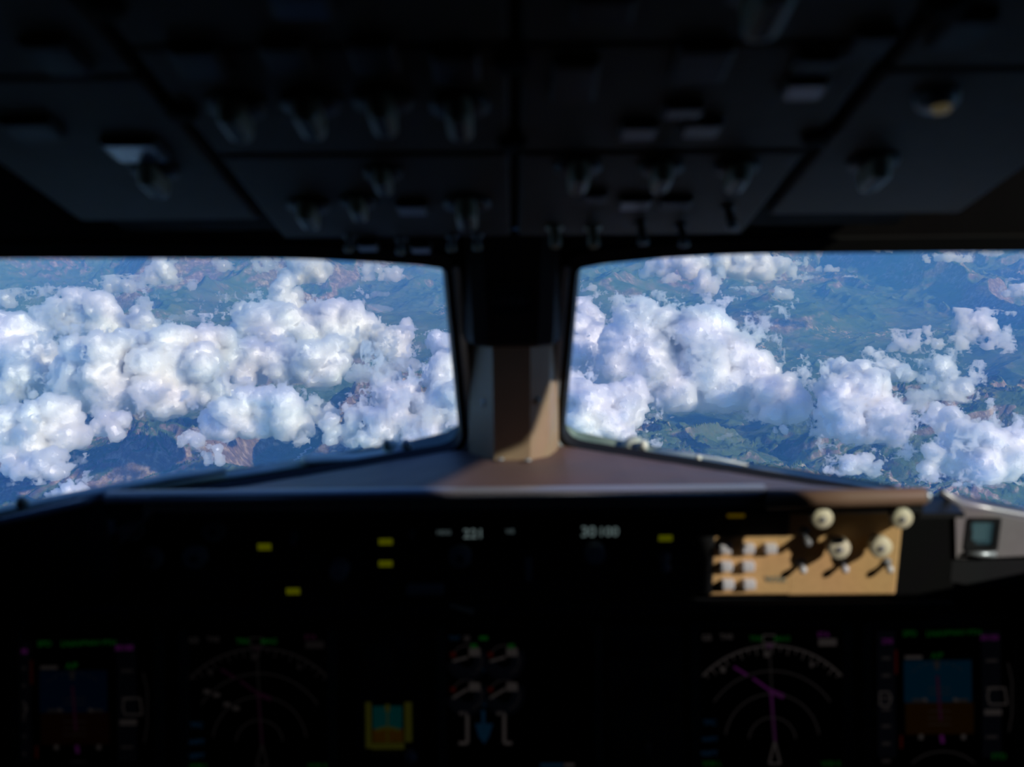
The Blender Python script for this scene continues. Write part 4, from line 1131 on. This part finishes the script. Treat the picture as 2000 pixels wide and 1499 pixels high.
# ------------------------------------------------------------------ right shoulder display unit
SFc = at_y(1918, 1043, 1.098)
SF = Frame(SFc, Vector((1, -0.06, 0)), Vector((0, -0.03, 1)))
side = empty('shoulder_display', SF.p(0, -0.03), 'small square teal display in a grey frame right of the glareshield', 'display')
def spx(a, b): return SF.px(a, b)
o_pts = [spx(1866, 990), spx(1868, 1090), spx(1885, 1095), spx(2120, 1082), spx(2120, 1040), spx(2010, 1017), spx(1935, 1003)]
i_c = [spx(1884, 1014), spx(1884, 1074), spx(1953, 1074), spx(1953, 1014)]
mb = MB()
u0, v0 = spx(1881, 1076); u1, v1 = spx(1956, 1012)
def clip_prism(pts): mb.prism(SF, pts, -0.05, 0.0, 0.0)
B_ = [spx(1866, 990), spx(1868, 1091), (u0, spx(1881, 1092)[1]), (u1, spx(1956, 1089)[1]), spx(2130, 1080), spx(2130, 1050), spx(2010, 1019), (u1, spx(1956, 1008)[1]), (u0, spx(1881, 996)[1])]
clip_prism([B_[0], B_[1], B_[2], B_[8]])                       # left stile
clip_prism([B_[2], B_[3], (u1, v0), (u0, v0)])                 # bottom rail
clip_prism([(u0, v1), (u1, v1), B_[7], B_[8]])                 # top rail
clip_prism([B_[3], B_[4], B_[5], B_[6], B_[7]])                # right panel
mb.build('frame', M['sidegrey'], side)
bz = MB().ring(SF, MB.rrect(u0+0.006, v0+0.006, u1-0.006, v1-0.006, 0.002), MB.rrect(u0, v0, u1, v1, 0.004), -0.03, 0.001).build('bezel', M['black'], side)
sc = MB().box(SF, u0+0.006, v0+0.006, -0.012, u1-0.006, v1-0.006, -0.006).build('screen', M['g_teal'], side)
MB().box(SF, u0+0.011, v0+0.011, -0.006, u1-0.011, v1-0.009, -0.0055).build('screen_window', M['g_tealin'], sc)
MB().tube([SF.p(u0+0.002, v0-0.004, 0.001), SF.p(u1-0.002, v0-0.004, 0.001)], 0.0035, 10).build('lower_bead', M['greymetal'], side)

# ------------------------------------------------------------------ main instrument panel
IP = at_y(1000, 1235, 1.115)
IF = Frame(IP, (1, 0, 0), (0, math.sin(R(14)), math.cos(R(14))))
def ipx(a, b): return IF.px(a, b)
ip = empty('instrument_panel', IF.p(0, -0.30), 'dark main instrument panel under the glareshield', 'instrument panel')
u0, v1 = ipx(-60, 1205); u1, v0 = ipx(2060, 1499)
MB().box(IF, u0, v0-0.16, -0.026, u1, v1+0.01, -0.012).build('panel_board', M['opanel'] if False else M['bezel'], ip)
for a, b in ((-60, 22), (326, 352), (668, 862), (1166, 1176), (1342, 1352), (1652, 1690)):
    pass
def display(px0, px1, label, name='display_unit', pyt=1226, pyb=1530):
    u0, v1 = ipx(px0, pyt); u1 = ipx(px1, pyt)[0]; v0 = v1-(u1-u0)*1.02
    fr = IF.at((u0+u1)/2, (v0+v1)/2)
    a, b = (u1-u0)/2, (v1-v0)/2
    d = empty(name, fr.p(0, -b), label, 'display', 'instrument screens in the main panel')
    MB().ring(fr, MB.rrect(-a, -b, a, b, 0.003), MB.rrect(-a-0.011, -b-0.011, a+0.011, b+0.011, 0.006), -0.012, 0.003).build('bezel', M['bezel'], d)
    s_ = MB().box(fr, -a, -b, -0.012, a, b, -0.006).build('screen', M['screen'], d)
    sfr = Frame(fr.p(0, 0, -0.006), fr.x, fr.y)
    return d, s_, sfr
class Draw:
    """symbols on a screen, collected by colour; one mesh per colour"""
    def __init__(s, fr, par): s.fr = fr; s.par = par; s.m = {}
    def mb(s, mat): return s.m.setdefault(mat, MB())
    def rect(s, mat, x0, y0, x1, y1, lev=0):
        a = s.fr.px(x0, y0); b = s.fr.px(x1, y1)
        s.mb(mat).box(s.fr, min(a[0], b[0]), min(a[1], b[1]), 0.0002+lev*0.0003, max(a[0], b[0]), max(a[1], b[1]), 0.0004+lev*0.0003)
    def line(s, mat, pts, wd, lev=1):
        s.mb(mat).strip(s.fr, [s.fr.px(*p) for p in pts], wd*1.22/F, 0.0002+lev*0.0003, 0.0004+lev*0.0003)
    def arc(s, mat, cx, cy, r, a0, a1, wd, n=40, dash=False):
        P = [(cx+r*math.sin(R(a0+(a1-a0)*k/n)), cy-r*math.cos(R(a0+(a1-a0)*k/n))) for k in range(n+1)]
        if dash:
            for k in range(0, n, 2): s.line(mat, P[k:k+2], wd)
        else: s.line(mat, P, wd)
    def done(s):
        for mat, mb in s.m.items():
            if mb.v: mb.build('marking', M[mat], s.par)
    def text(s, st, x, y, px, mat, bold=0.02):
        u, v = s.fr.px(x, y); text(s.fr, st, u, v, px*1.22/F*1.35, M[mat], s.par, 'lettering', w=0.0016, bold=bold)
def dimmed(D):
    """the captain's screens are turned down"""
    for k in list(D.m):
        nk = k+'_low'
        if nk not in M:
            m2 = M[k].copy(); m2.name = M[k].name+'_low'; M[nk] = m2
            b_ = [n for n in m2.node_tree.nodes if n.type == 'BSDF_PRINCIPLED'][0]
            b_.inputs['Emission Strength'].default_value *= 0.55
        D.m[nk] = D.m.pop(k)
def pfd(px0, px1, ox, oy, dim, label):
    d, s_, fr = display(px0, px1, label); D = Draw(fr, s_)
    sky, earth = ('g_skyL', 'g_earthL') if dim else ('g_sky', 'g_earth')
    X = lambda x: x+ox
    Y = lambda y: y+oy
    D.text('SPD', X(1776), Y(1238), 12, 'g_green'); D.text('LNAV', X(1828), Y(1238), 12, 'g_green'); D.text('VNAV PTH', X(1881), Y(1236), 11, 'g_green')
    D.text('A/P', X(1829), Y(1281), 12, 'g_green')
    D.rect(sky, X(1765), Y(1291), X(1898), Y(1372)); D.rect(earth, X(1768), Y(1373), X(1902), Y(1434))
    D.rect('g_whitedim', X(1825), Y(1291), X(1834), Y(1308), 1)
    D.line('g_magdim', [(X(1830), Y(1320)), (X(1837), Y(1408))], 6, 2)
    D.line('g_mag', [(X(1838), Y(1436)), (X(1841), Y(1452))], 8, 2)
    for (a, b) in ((1781, 1811), (1860, 1890)): D.line('g_whitedim', [(X(a), Y(1368)), (X(b), Y(1368))], 6, 2)
    D.line('g_white', [(X(1803), Y(1364)), (X(1810), Y(1370))], 5, 3); D.line('g_white', [(X(1862), Y(1364)), (X(1870), Y(1370))], 5, 3)
    for yy in (1345, 1355, 1390, 1403, 1415): D.line('g_whitedim', [(X(1812), Y(yy)), (X(1856), Y(yy))], 1.6, 2)
    D.arc('g_whitedim', X(1832), Y(1372), 78, -40, 40, 2.0, 16, True)
    D.rect('g_tape', X(1712), Y(1225+8), X(1750), Y(1480)); D.rect('g_tape', X(1916), Y(1233), X(1956), Y(1480))
    D.text('290', X(1732), Y(1253), 11, 'g_mag'); D.text('30100', X(1931), Y(1246), 11, 'g_mag')
    for k, yy in enumerate((1286, 1320, 1364, 1386, 1419, 1453, 1487)):
        D.rect('g_whitedim', X(1722), Y(yy-3), X(1739), Y(yy+3), 1)
    for yy in (1291, 1345, 1389, 1440): D.rect('g_whitedim', X(1925), Y(yy-3), X(1948), Y(yy+3), 1)
    D.rect('g_red', X(1747), Y(1270), X(1753), Y(1317), 1); D.rect('g_red', X(1757), Y(1437), X(1763), Y(1462), 1)
    D.line('g_white', [(X(1736), Y(1352)), (X(1741), Y(1364)), (X(1736), Y(1378)), (X(1718), Y(1378)), (X(1718), Y(1352)), (X(1736), Y(1352))], 3, 2)
    D.line('g_white', [(X(1932), Y(1344)), (X(1962), Y(1344)), (X(1966), Y(1376)), (X(1932), Y(1376)), (X(1928), Y(1360)), (X(1932), Y(1344))], 3.5, 2)
    D.rect('g_white', X(1922), Y(1386), X(1956), Y(1397), 2)
    D.line('g_whitedim', [(X(1968), Y(1295)), (X(1976), Y(1330)), (X(1976), Y(1395)), (X(1970), Y(1430))], 3, 1)
    D.rect('g_white', X(1767), Y(1281), X(1801), Y(1288), 1)
    for (x, y) in ((1799, 1440), (1882, 1440)): D.rect('g_white', X(x-5), Y(y-5), X(x+4), Y(y+5), 1)
    D.arc('g_whitedim', X(1842), Y(1560), 92, -42, 42, 3, 18)
    D.text('STD', X(1950), Y(1478), 12, 'g_green')
    if dim: dimmed(D)
    D.done()
def nd(px0, px1, ox, oy, dim, label):
    d, s_, fr = display(px0, px1, label); D = Draw(fr, s_)
    X = lambda x: x+ox
    Y = lambda y: y+oy
    wt, mg, ar = ('g_whitedim', 'g_magdim', 'g_tape') if dim else ('g_white', 'g_mag', 'g_tape')
    D.text('GS', X(1380), Y(1246), 12, wt); D.text('TAS', X(1418), Y(1244), 11, wt)
    D.text('TRK', X(1476), Y(1248), 11, 'g_green'); D.text('MAG', X(1527), Y(1248), 11, 'g_green')
    D.line(wt, [(X(1490), Y(1241)), (X(1514), Y(1241)), (X(1514), Y(1257)), (X(1490), Y(1257)), (X(1490), Y(1241))], 3)
    D.line(mg, [(X(1497), Y(1262)), (X(1509), Y(1262))], 7)
    D.text('ETA', X(1608), Y(1240), 10, mg); D.rect(wt, X(1598), Y(1248), X(1634), Y(1262), 1)
    cx, cy = X(1508), Y(1448)
    D.arc(wt, cx, cy, 186, -47, 47, 4.0, 48)
    for k in range(-9, 10):
        a = R(k*5); r0, r1 = 186, 176 if k % 2 else 170
        D.line(wt, [(cx+r0*math.sin(a), cy-r0*math.cos(a)), (cx+r1*math.sin(a), cy-r1*math.cos(a))], 2.4)
    D.arc('g_whitedim', cx, cy, 137, -56, 56, 3.2, 40); D.arc('g_whitedim', cx, cy, 92, -82, 82, 3.2, 40); D.arc('g_whitedim', cx, cy, 46, -84, 84, 3.2, 30)
    D.line('g_whitedim', [(X(1503), Y(1266)), (X(1512), Y(1450))], 3)
    D.line(mg, [(X(1433), Y(1303)), (X(1462), Y(1321))], 5); D.line(mg, [(X(1470), Y(1325)), (X(1505), Y(1350))], 5)
    D.line(mg, [(X(1503), Y(1350)), (X(1531), Y(1361))], 9); D.line(mg, [(X(1506), Y(1352)), (X(1513), Y(1450))], 5)
    D.rect(wt, X(1492), Y(1272), X(1502), Y(1284), 1); D.rect(wt, X(1407), Y(1303), X(1417), Y(1314), 1); D.rect(wt, X(1582), Y(1292), X(1588), Y(1304), 1)
    D.line(wt, [(X(1513), Y(1448)), (X(1502), Y(1492)), (X(1524), Y(1492)), (X(1513), Y(1448))], 4)
    D.text('TFC', X(1386), Y(1412), 11, 'g_cyan'); D.text('WPT', X(1386), Y(1445), 11, 'g_cyan'); D.text('ARPT', X(1384), Y(1472), 11, 'g_cyan')
    D.text('VOR L', X(1390), Y(1492), 10, 'g_green'); D.text('VOR R', X(1622), Y(1492), 10, 'g_green')
    if dim:
        for (a, b) in ((404, 1351), (423, 1358), (443, 1376), (461, 1384)): D.rect('g_white', a-6, b-4, a+7, b+4, 2)
        dimmed(D)
    D.done()
pfd(38, 300, -1688, 20, True, 'dim attitude screen far left on the main panel, blue over brown')
nd(366, 638, -1001, 5, True, 'left map screen with a faint compass arc, next to the dim attitude screen')
pfd(1702, 1984, 0, 0, False, 'brighter attitude screen on the right end of the main panel')
nd(1366, 1646, 0, 0, False, 'right map screen with white compass arc and magenta route line')
d, s_, fr = display(870, 1160, 'centre engine screen with four small dials and blue flap symbol'); D = Draw(fr, s_)
D.text('TAT', 888, 1247, 9, 'g_cyan'); D.rect('g_whitedim', 906, 1242, 918, 1253); D.rect('g_green', 936, 1243, 953, 1251)
for cx in (912, 985):
    for cy in (1290, 1358):
        D.arc('g_tape', cx, cy, 28, 60, 262, 26, 20)
        D.rect('g_white', cx+4, cy-24, cx+26, cy-8, 2)
        D.line('g_white', [(cx-28, cy+(2 if cy < 1300 else 6)), (cx+2, cy-(6 if cy < 1300 else 12))], 5, 2)
        D.rect('g_red', cx-32, cy-16, cx-22, cy-6, 2)
        D.arc('g_whitedim', cx, cy, 29, -60, 160, 2.5, 24)
    D.rect('g_green', cx+7, 1258, cx+20, 1267, 2)
D.rect('g_cyan', 940, 1305, 947, 1313); D.rect('g_cyan', 938, 1370, 950, 1380)
D.line('g_white', [(897, 1394), (913, 1394), (913, 1452), (896, 1452)], 7); D.line('g_white', [(970, 1394), (985, 1394), (985, 1452), (1000, 1452)], 7)
D.rect('g_cyan', 940, 1388, 948, 1414)
a_ = [fr.px(*q) for q in ((928, 1414), (963, 1414), (955, 1440), (946, 1454), (935, 1440))]
D.mb('g_cyan').prism(fr, a_, 0.0002, 0.0004)
D.rect('g_cyan', 1055, 1492, 1100, 1499); D.rect('g_white', 1102, 1492, 1122, 1498); D.done()
# standby instrument
u0, v1 = ipx(712, 1366); u1, v0 = ipx(808, 1470)
d = empty('standby_display', IF.p((u0+u1)/2, v0), 'small square standby horizon display glowing yellow and teal', 'display')
fr = IF.at((u0+u1)/2, (v0+v1)/2); a, b = (u1-u0)/2, (v1-v0)/2
MB().ring(fr, MB.rrect(-a, -b, a, b, 0.002), MB.rrect(-a-0.010, -b-0.012, a+0.010, b+0.010, 0.006), -0.012, 0.006).build('bezel', M['black'], d)
s_ = MB().box(fr, -a, -b, -0.012, a, b, -0.003).build('screen', M['screen'], d)
D = Draw(Frame(fr.p(0, 0, -0.003), fr.x, fr.y), s_)
D.rect('g_syel', 714, 1372, 726, 1462); D.rect('g_syel', 790, 1372, 805, 1450)
D.rect('g_scy', 728, 1380, 786, 1424); D.rect('g_sor', 728, 1425, 788, 1450); D.rect('g_syel', 726, 1452, 790, 1464)
D.rect('g_syel', 752, 1376, 762, 1390, 2); D.arc('g_syel', 757, 1470, 48, -28, 28, 6, 12); D.line('g_syel', [(757, 1390), (757, 1460)], 3, 2); D.done()
u, v = ipx(803, 1476); MB().lathe(IF, [(0.008, -0.012), (0.008, 0.010), (0.006, 0.013)], 20, u, v).build('setting_knob', M['knobgrey'], d)
u, v = ipx(740, 1290)
ld = empty('gear_placard', IF.p(u, v-0.01), 'faint round brown gauge plate above the standby display', 'gauge')
MB().lathe(IF, [(0.030, -0.012), (0.030, -0.002), (0.027, 0.0)], 36, u, v).build('gauge_plate', M['opanel'], ld)
MB().ring(IF.at(u, v), MB.rrect(-0.027, -0.027, 0.027, 0.027, 0.0269, 8), MB.rrect(-0.031, -0.031, 0.031, 0.031, 0.0309, 8), -0.012, 0.004).build('gauge_rim', M['black'], ld)
# gear and brake panel right of the engine screen
gp = empty('gear_selector', IF.p(ipx(1260, 1490)[0], ipx(1260, 1490)[1]), 'dark landing gear switch panel between engine screen and right map screen', 'control panel')
u0, v1 = ipx(1184, 1205); u1, v0 = ipx(1338, 1560)
MB().box(IF, u0, v0, -0.012, u1, v1, -0.001, 0.003).build('faceplate', M['opanel'], gp)
for (a, b, ww, hh) in ((1215, 1262, 50, 36), (1252, 1262, 24, 30), (1303, 1262, 36, 40), (1303, 1346, 34, 44)): button(IF, a, b, ww, hh, gp, 'korry', 0.005, d=1.22)
knob(IF, 1258, 1350, 0.011, 0.02, 'black', gp)
u, v = ipx(1250, 1440)
MB().tube([IF.p(u, v-0.04, 0), IF.p(u, v-0.03, 0.02), IF.p(u, v, 0.045)], [0.004, 0.004, 0.005], 10, 1, IF.x).lathe(Frame(IF.p(u-0.006, v, 0.048), IF.y, IF.n), [(0.012, 0), (0.014, 0.002), (0.014, 0.010), (0.012, 0.012)], 24).build('gear_lever', M['black'], gp)
u, v = ipx(905, 1192)
# small angled reading lamp bracket under the mode control panel
lb = empty('map_clip', PF.p(*PF.px(900, 1200)), 'small brown clip on the lip below the mode control panel', 'clip')
MB().tube([PF.p(*PF.px(880, 1176), 0.007), PF.p(*PF.px(905, 1186), 0.007), PF.p(*PF.px(925, 1192), 0.006)], 0.0035, 10).build('clip_body', M['post'], lb)

# ------------------------------------------------------------------ overhead panel
OF = Frame((0, 1.0, 1.40), (1, 0, 0), (0, -math.cos(R(22)), math.sin(R(22))))   # v runs aft and up, normal faces down to the crew
if OF.n.dot(CAMP-OF.O) < 0: OF = Frame(OF.O, (-1, 0, 0), OF.y)
oh = empty('overhead_panel', OF.p(0, 0.2, 0), 'dark sloping overhead switch panel with rows of pale rotary knobs', 'overhead panel')
def opx(a, b, lift=0): return OF.px(a, b, lift)
def omod(name, quad, mat, w0=-0.03, w1=0.0):
    pts = [opx(*q) for q in quad]
    ar = sum(pts[i][0]*pts[(i+1) % len(pts)][1]-pts[(i+1) % len(pts)][0]*pts[i][1] for i in range(len(pts)))
    if ar < 0: pts = pts[::-1]
    return MB().prism(OF, pts, w0, w1, 0.003).build(name, mat, oh)
def urect(name, pxl, pxr, pyt, pyb, mat, w1=0.0):
    """module with sides parallel to the panel axis; pixel x given at photo row 300"""
    ul_, ur_ = opx(pxl, 300)[0], opx(pxr, 300)[0]; v0_, v1_ = opx(1000, pyb)[1], opx(1000, pyt)[1]
    return MB().box(OF, min(ul_, ur_), min(v0_, v1_), -0.03, max(ul_, ur_), max(v0_, v1_), w1, 0.003).build(name, mat, oh)
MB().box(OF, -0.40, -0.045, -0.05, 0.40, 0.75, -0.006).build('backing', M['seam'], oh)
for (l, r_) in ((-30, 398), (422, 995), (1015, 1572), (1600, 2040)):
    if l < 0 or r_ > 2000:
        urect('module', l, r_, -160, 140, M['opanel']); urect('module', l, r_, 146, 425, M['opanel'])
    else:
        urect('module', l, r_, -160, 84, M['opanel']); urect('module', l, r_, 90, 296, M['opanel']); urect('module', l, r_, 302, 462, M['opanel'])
def orot(px, py, s=1.0, ang=0):
    h = 0.022*s; u, v = opx(px, py, h)
    fr = OF.at(u, v, 0, ang)
    k = MB().lathe(fr, [(0.0215*s, 0), (0.021*s, 0.004), (0.018*s, 0.006), (0.015*s, 0.007)], 30)
    k = k.build('rotary_knob', M['black'], oh)
    MB().prism(fr, MB.rrect(-0.0088*s, -0.022*s, 0.0088*s, 0.022*s, 0.0085*s, 6), 0.004, h, 0.004*s).build('grip', M['cream'], k)
    MB().box(fr, -0.0035*s, -0.014*s, h, 0.0035*s, 0.020*s, h+0.001).build('pointer_stripe', M['black'], k)
def obtn(px, py, wpx, hpx, mat='korry', lift=0.006, sc_=None):
    u, v = opx(px, py, lift); d = (OF.p(u, v)-CAMP).length
    sl = abs(OF.n.dot((OF.p(u, v)-CAMP).normalized()))
    w_, h_ = wpx*d/F, hpx*d/F/max(0.3, sl)
    b = MB().box(OF, u-w_/2, v-h_/2, 0, u+w_/2, v+h_/2, lift, 0.002).build('pushbutton', M['black'], oh)
    MB().box(OF, u-w_*0.42, v-h_*0.42, lift, u+w_*0.42, v+h_*0.42, lift+0.001).build('button_cap', M[mat], b)
for q in ((460, 260, 1.0), (605, 255, 1.0), (748, 250, 1.0), (898, 258, 1.0), (300, 375, 0.95), (748, 372, 0.8), (700, 425, 0.8), (602, 440, 0.95), (912, 440, 1.05),
          (1130, 368, 0.95), (1292, 366, 0.9), (1440, 366, 0.9), (1708, 362, 1.0), (1500, 45, 1.2)): orot(*q)
M['o_blue'] = pbr('blue_cap', (0.07, 0.11, 0.18), 0.25, spec=0.9)  # glossy blue cap colour
M['o_pale'] = pbr('pale_cap', (0.12, 0.115, 0.135), 0.45, spec=0.4)
for q in ((265, 300, 98, 30, 'o_blue'), (62, 258, 90, 26, 'korry'), (1247, 262, 70, 24, 'o_pale'), (1370, 257, 74, 24, 'o_pale'), (1335, 222, 74, 18, 'o_pale'), (1570, 180, 76, 26, 'o_blue'),
          (1592, 130, 76, 24, 'korry'), (805, 412, 60, 18, 'o_pale'), (390, 130, 86, 50, 'korry'), (560, 118, 84, 46, 'korry'), (730, 118, 84, 50, 'korry'), (890, 138, 86, 50, 'korry'),
          (1122, 165, 84, 70, 'korry'), (1370, 132, 100, 60, 'korry'), (1240, 402, 62, 18, 'o_pale'), (1320, 402, 60, 16, 'korry'), (1160, 390, 50, 14, 'korry'), (1700, 95, 70, 40, 'korry'), (1880, 70, 80, 50, 'korry'), (110, 120, 80, 50, 'korry'), (588, 15, 110, 44, 'o_blue'), (1180, 25, 110, 44, 'korry')): obtn(*q)
u, v = opx(1830, 208, 0.008)
lm = MB().lathe(OF, [(0.016, 0), (0.015, 0.006), (0.012, 0.009)], 20, u, v).build('indicator_lamp', M['knobgrey'], oh)
MB().lathe(OF, [(0.008, 0.008), (0.006, 0.012), (0.002, 0.013)], 16, u+0.003, v).build('lamp_lens', M['g_brief'], lm)
for (a, b) in ((1085, 478), (1160, 478)): toggle(OF, a, b, oh, 'cream', 0.022, 0.0045, lean=(0, 0.6))
for (a, b) in ((1256, 470), (1336, 474), (1430, 440)): toggle(OF, a, b, oh, 'black', 0.024, 0.0035, tip='knobgrey', lean=(0, 0.7))
for (a, b) in ((681, 484), (782, 489), (882, 483), (932, 481)): toggle(OF, a, b, oh, 'knobgrey', 0.014, 0.003, tip='cream', lean=(0, 0.4))
for (a, b) in ((718, 485), (822, 489)): obtn(a, b, 40, 12, 'o_pale', 0.008)
for (a, b) in ((1000, 130), (1000, 285), (205, 20), (1595, 275), (1850, 20), (355, 225)):
    u, v = opx(a, b, 0.004); MB().lathe(OF, [(0.012, -0.006), (0.012, 0.003), (0.009, 0.006)], 16, u, v).build('latch', M['seam'], oh)
# liner slab that carries the overhead panel, and its front brow
quadbox('ceiling_slab', [(-0.42, 1.14, ceil_z(1.14)+0.055), (0.42, 1.14, ceil_z(1.14)+0.055), (0.42, -0.25, ceil_z(-0.25)+0.055), (-0.42, -0.25, ceil_z(-0.25)+0.055)], 0.05, M['liner'])
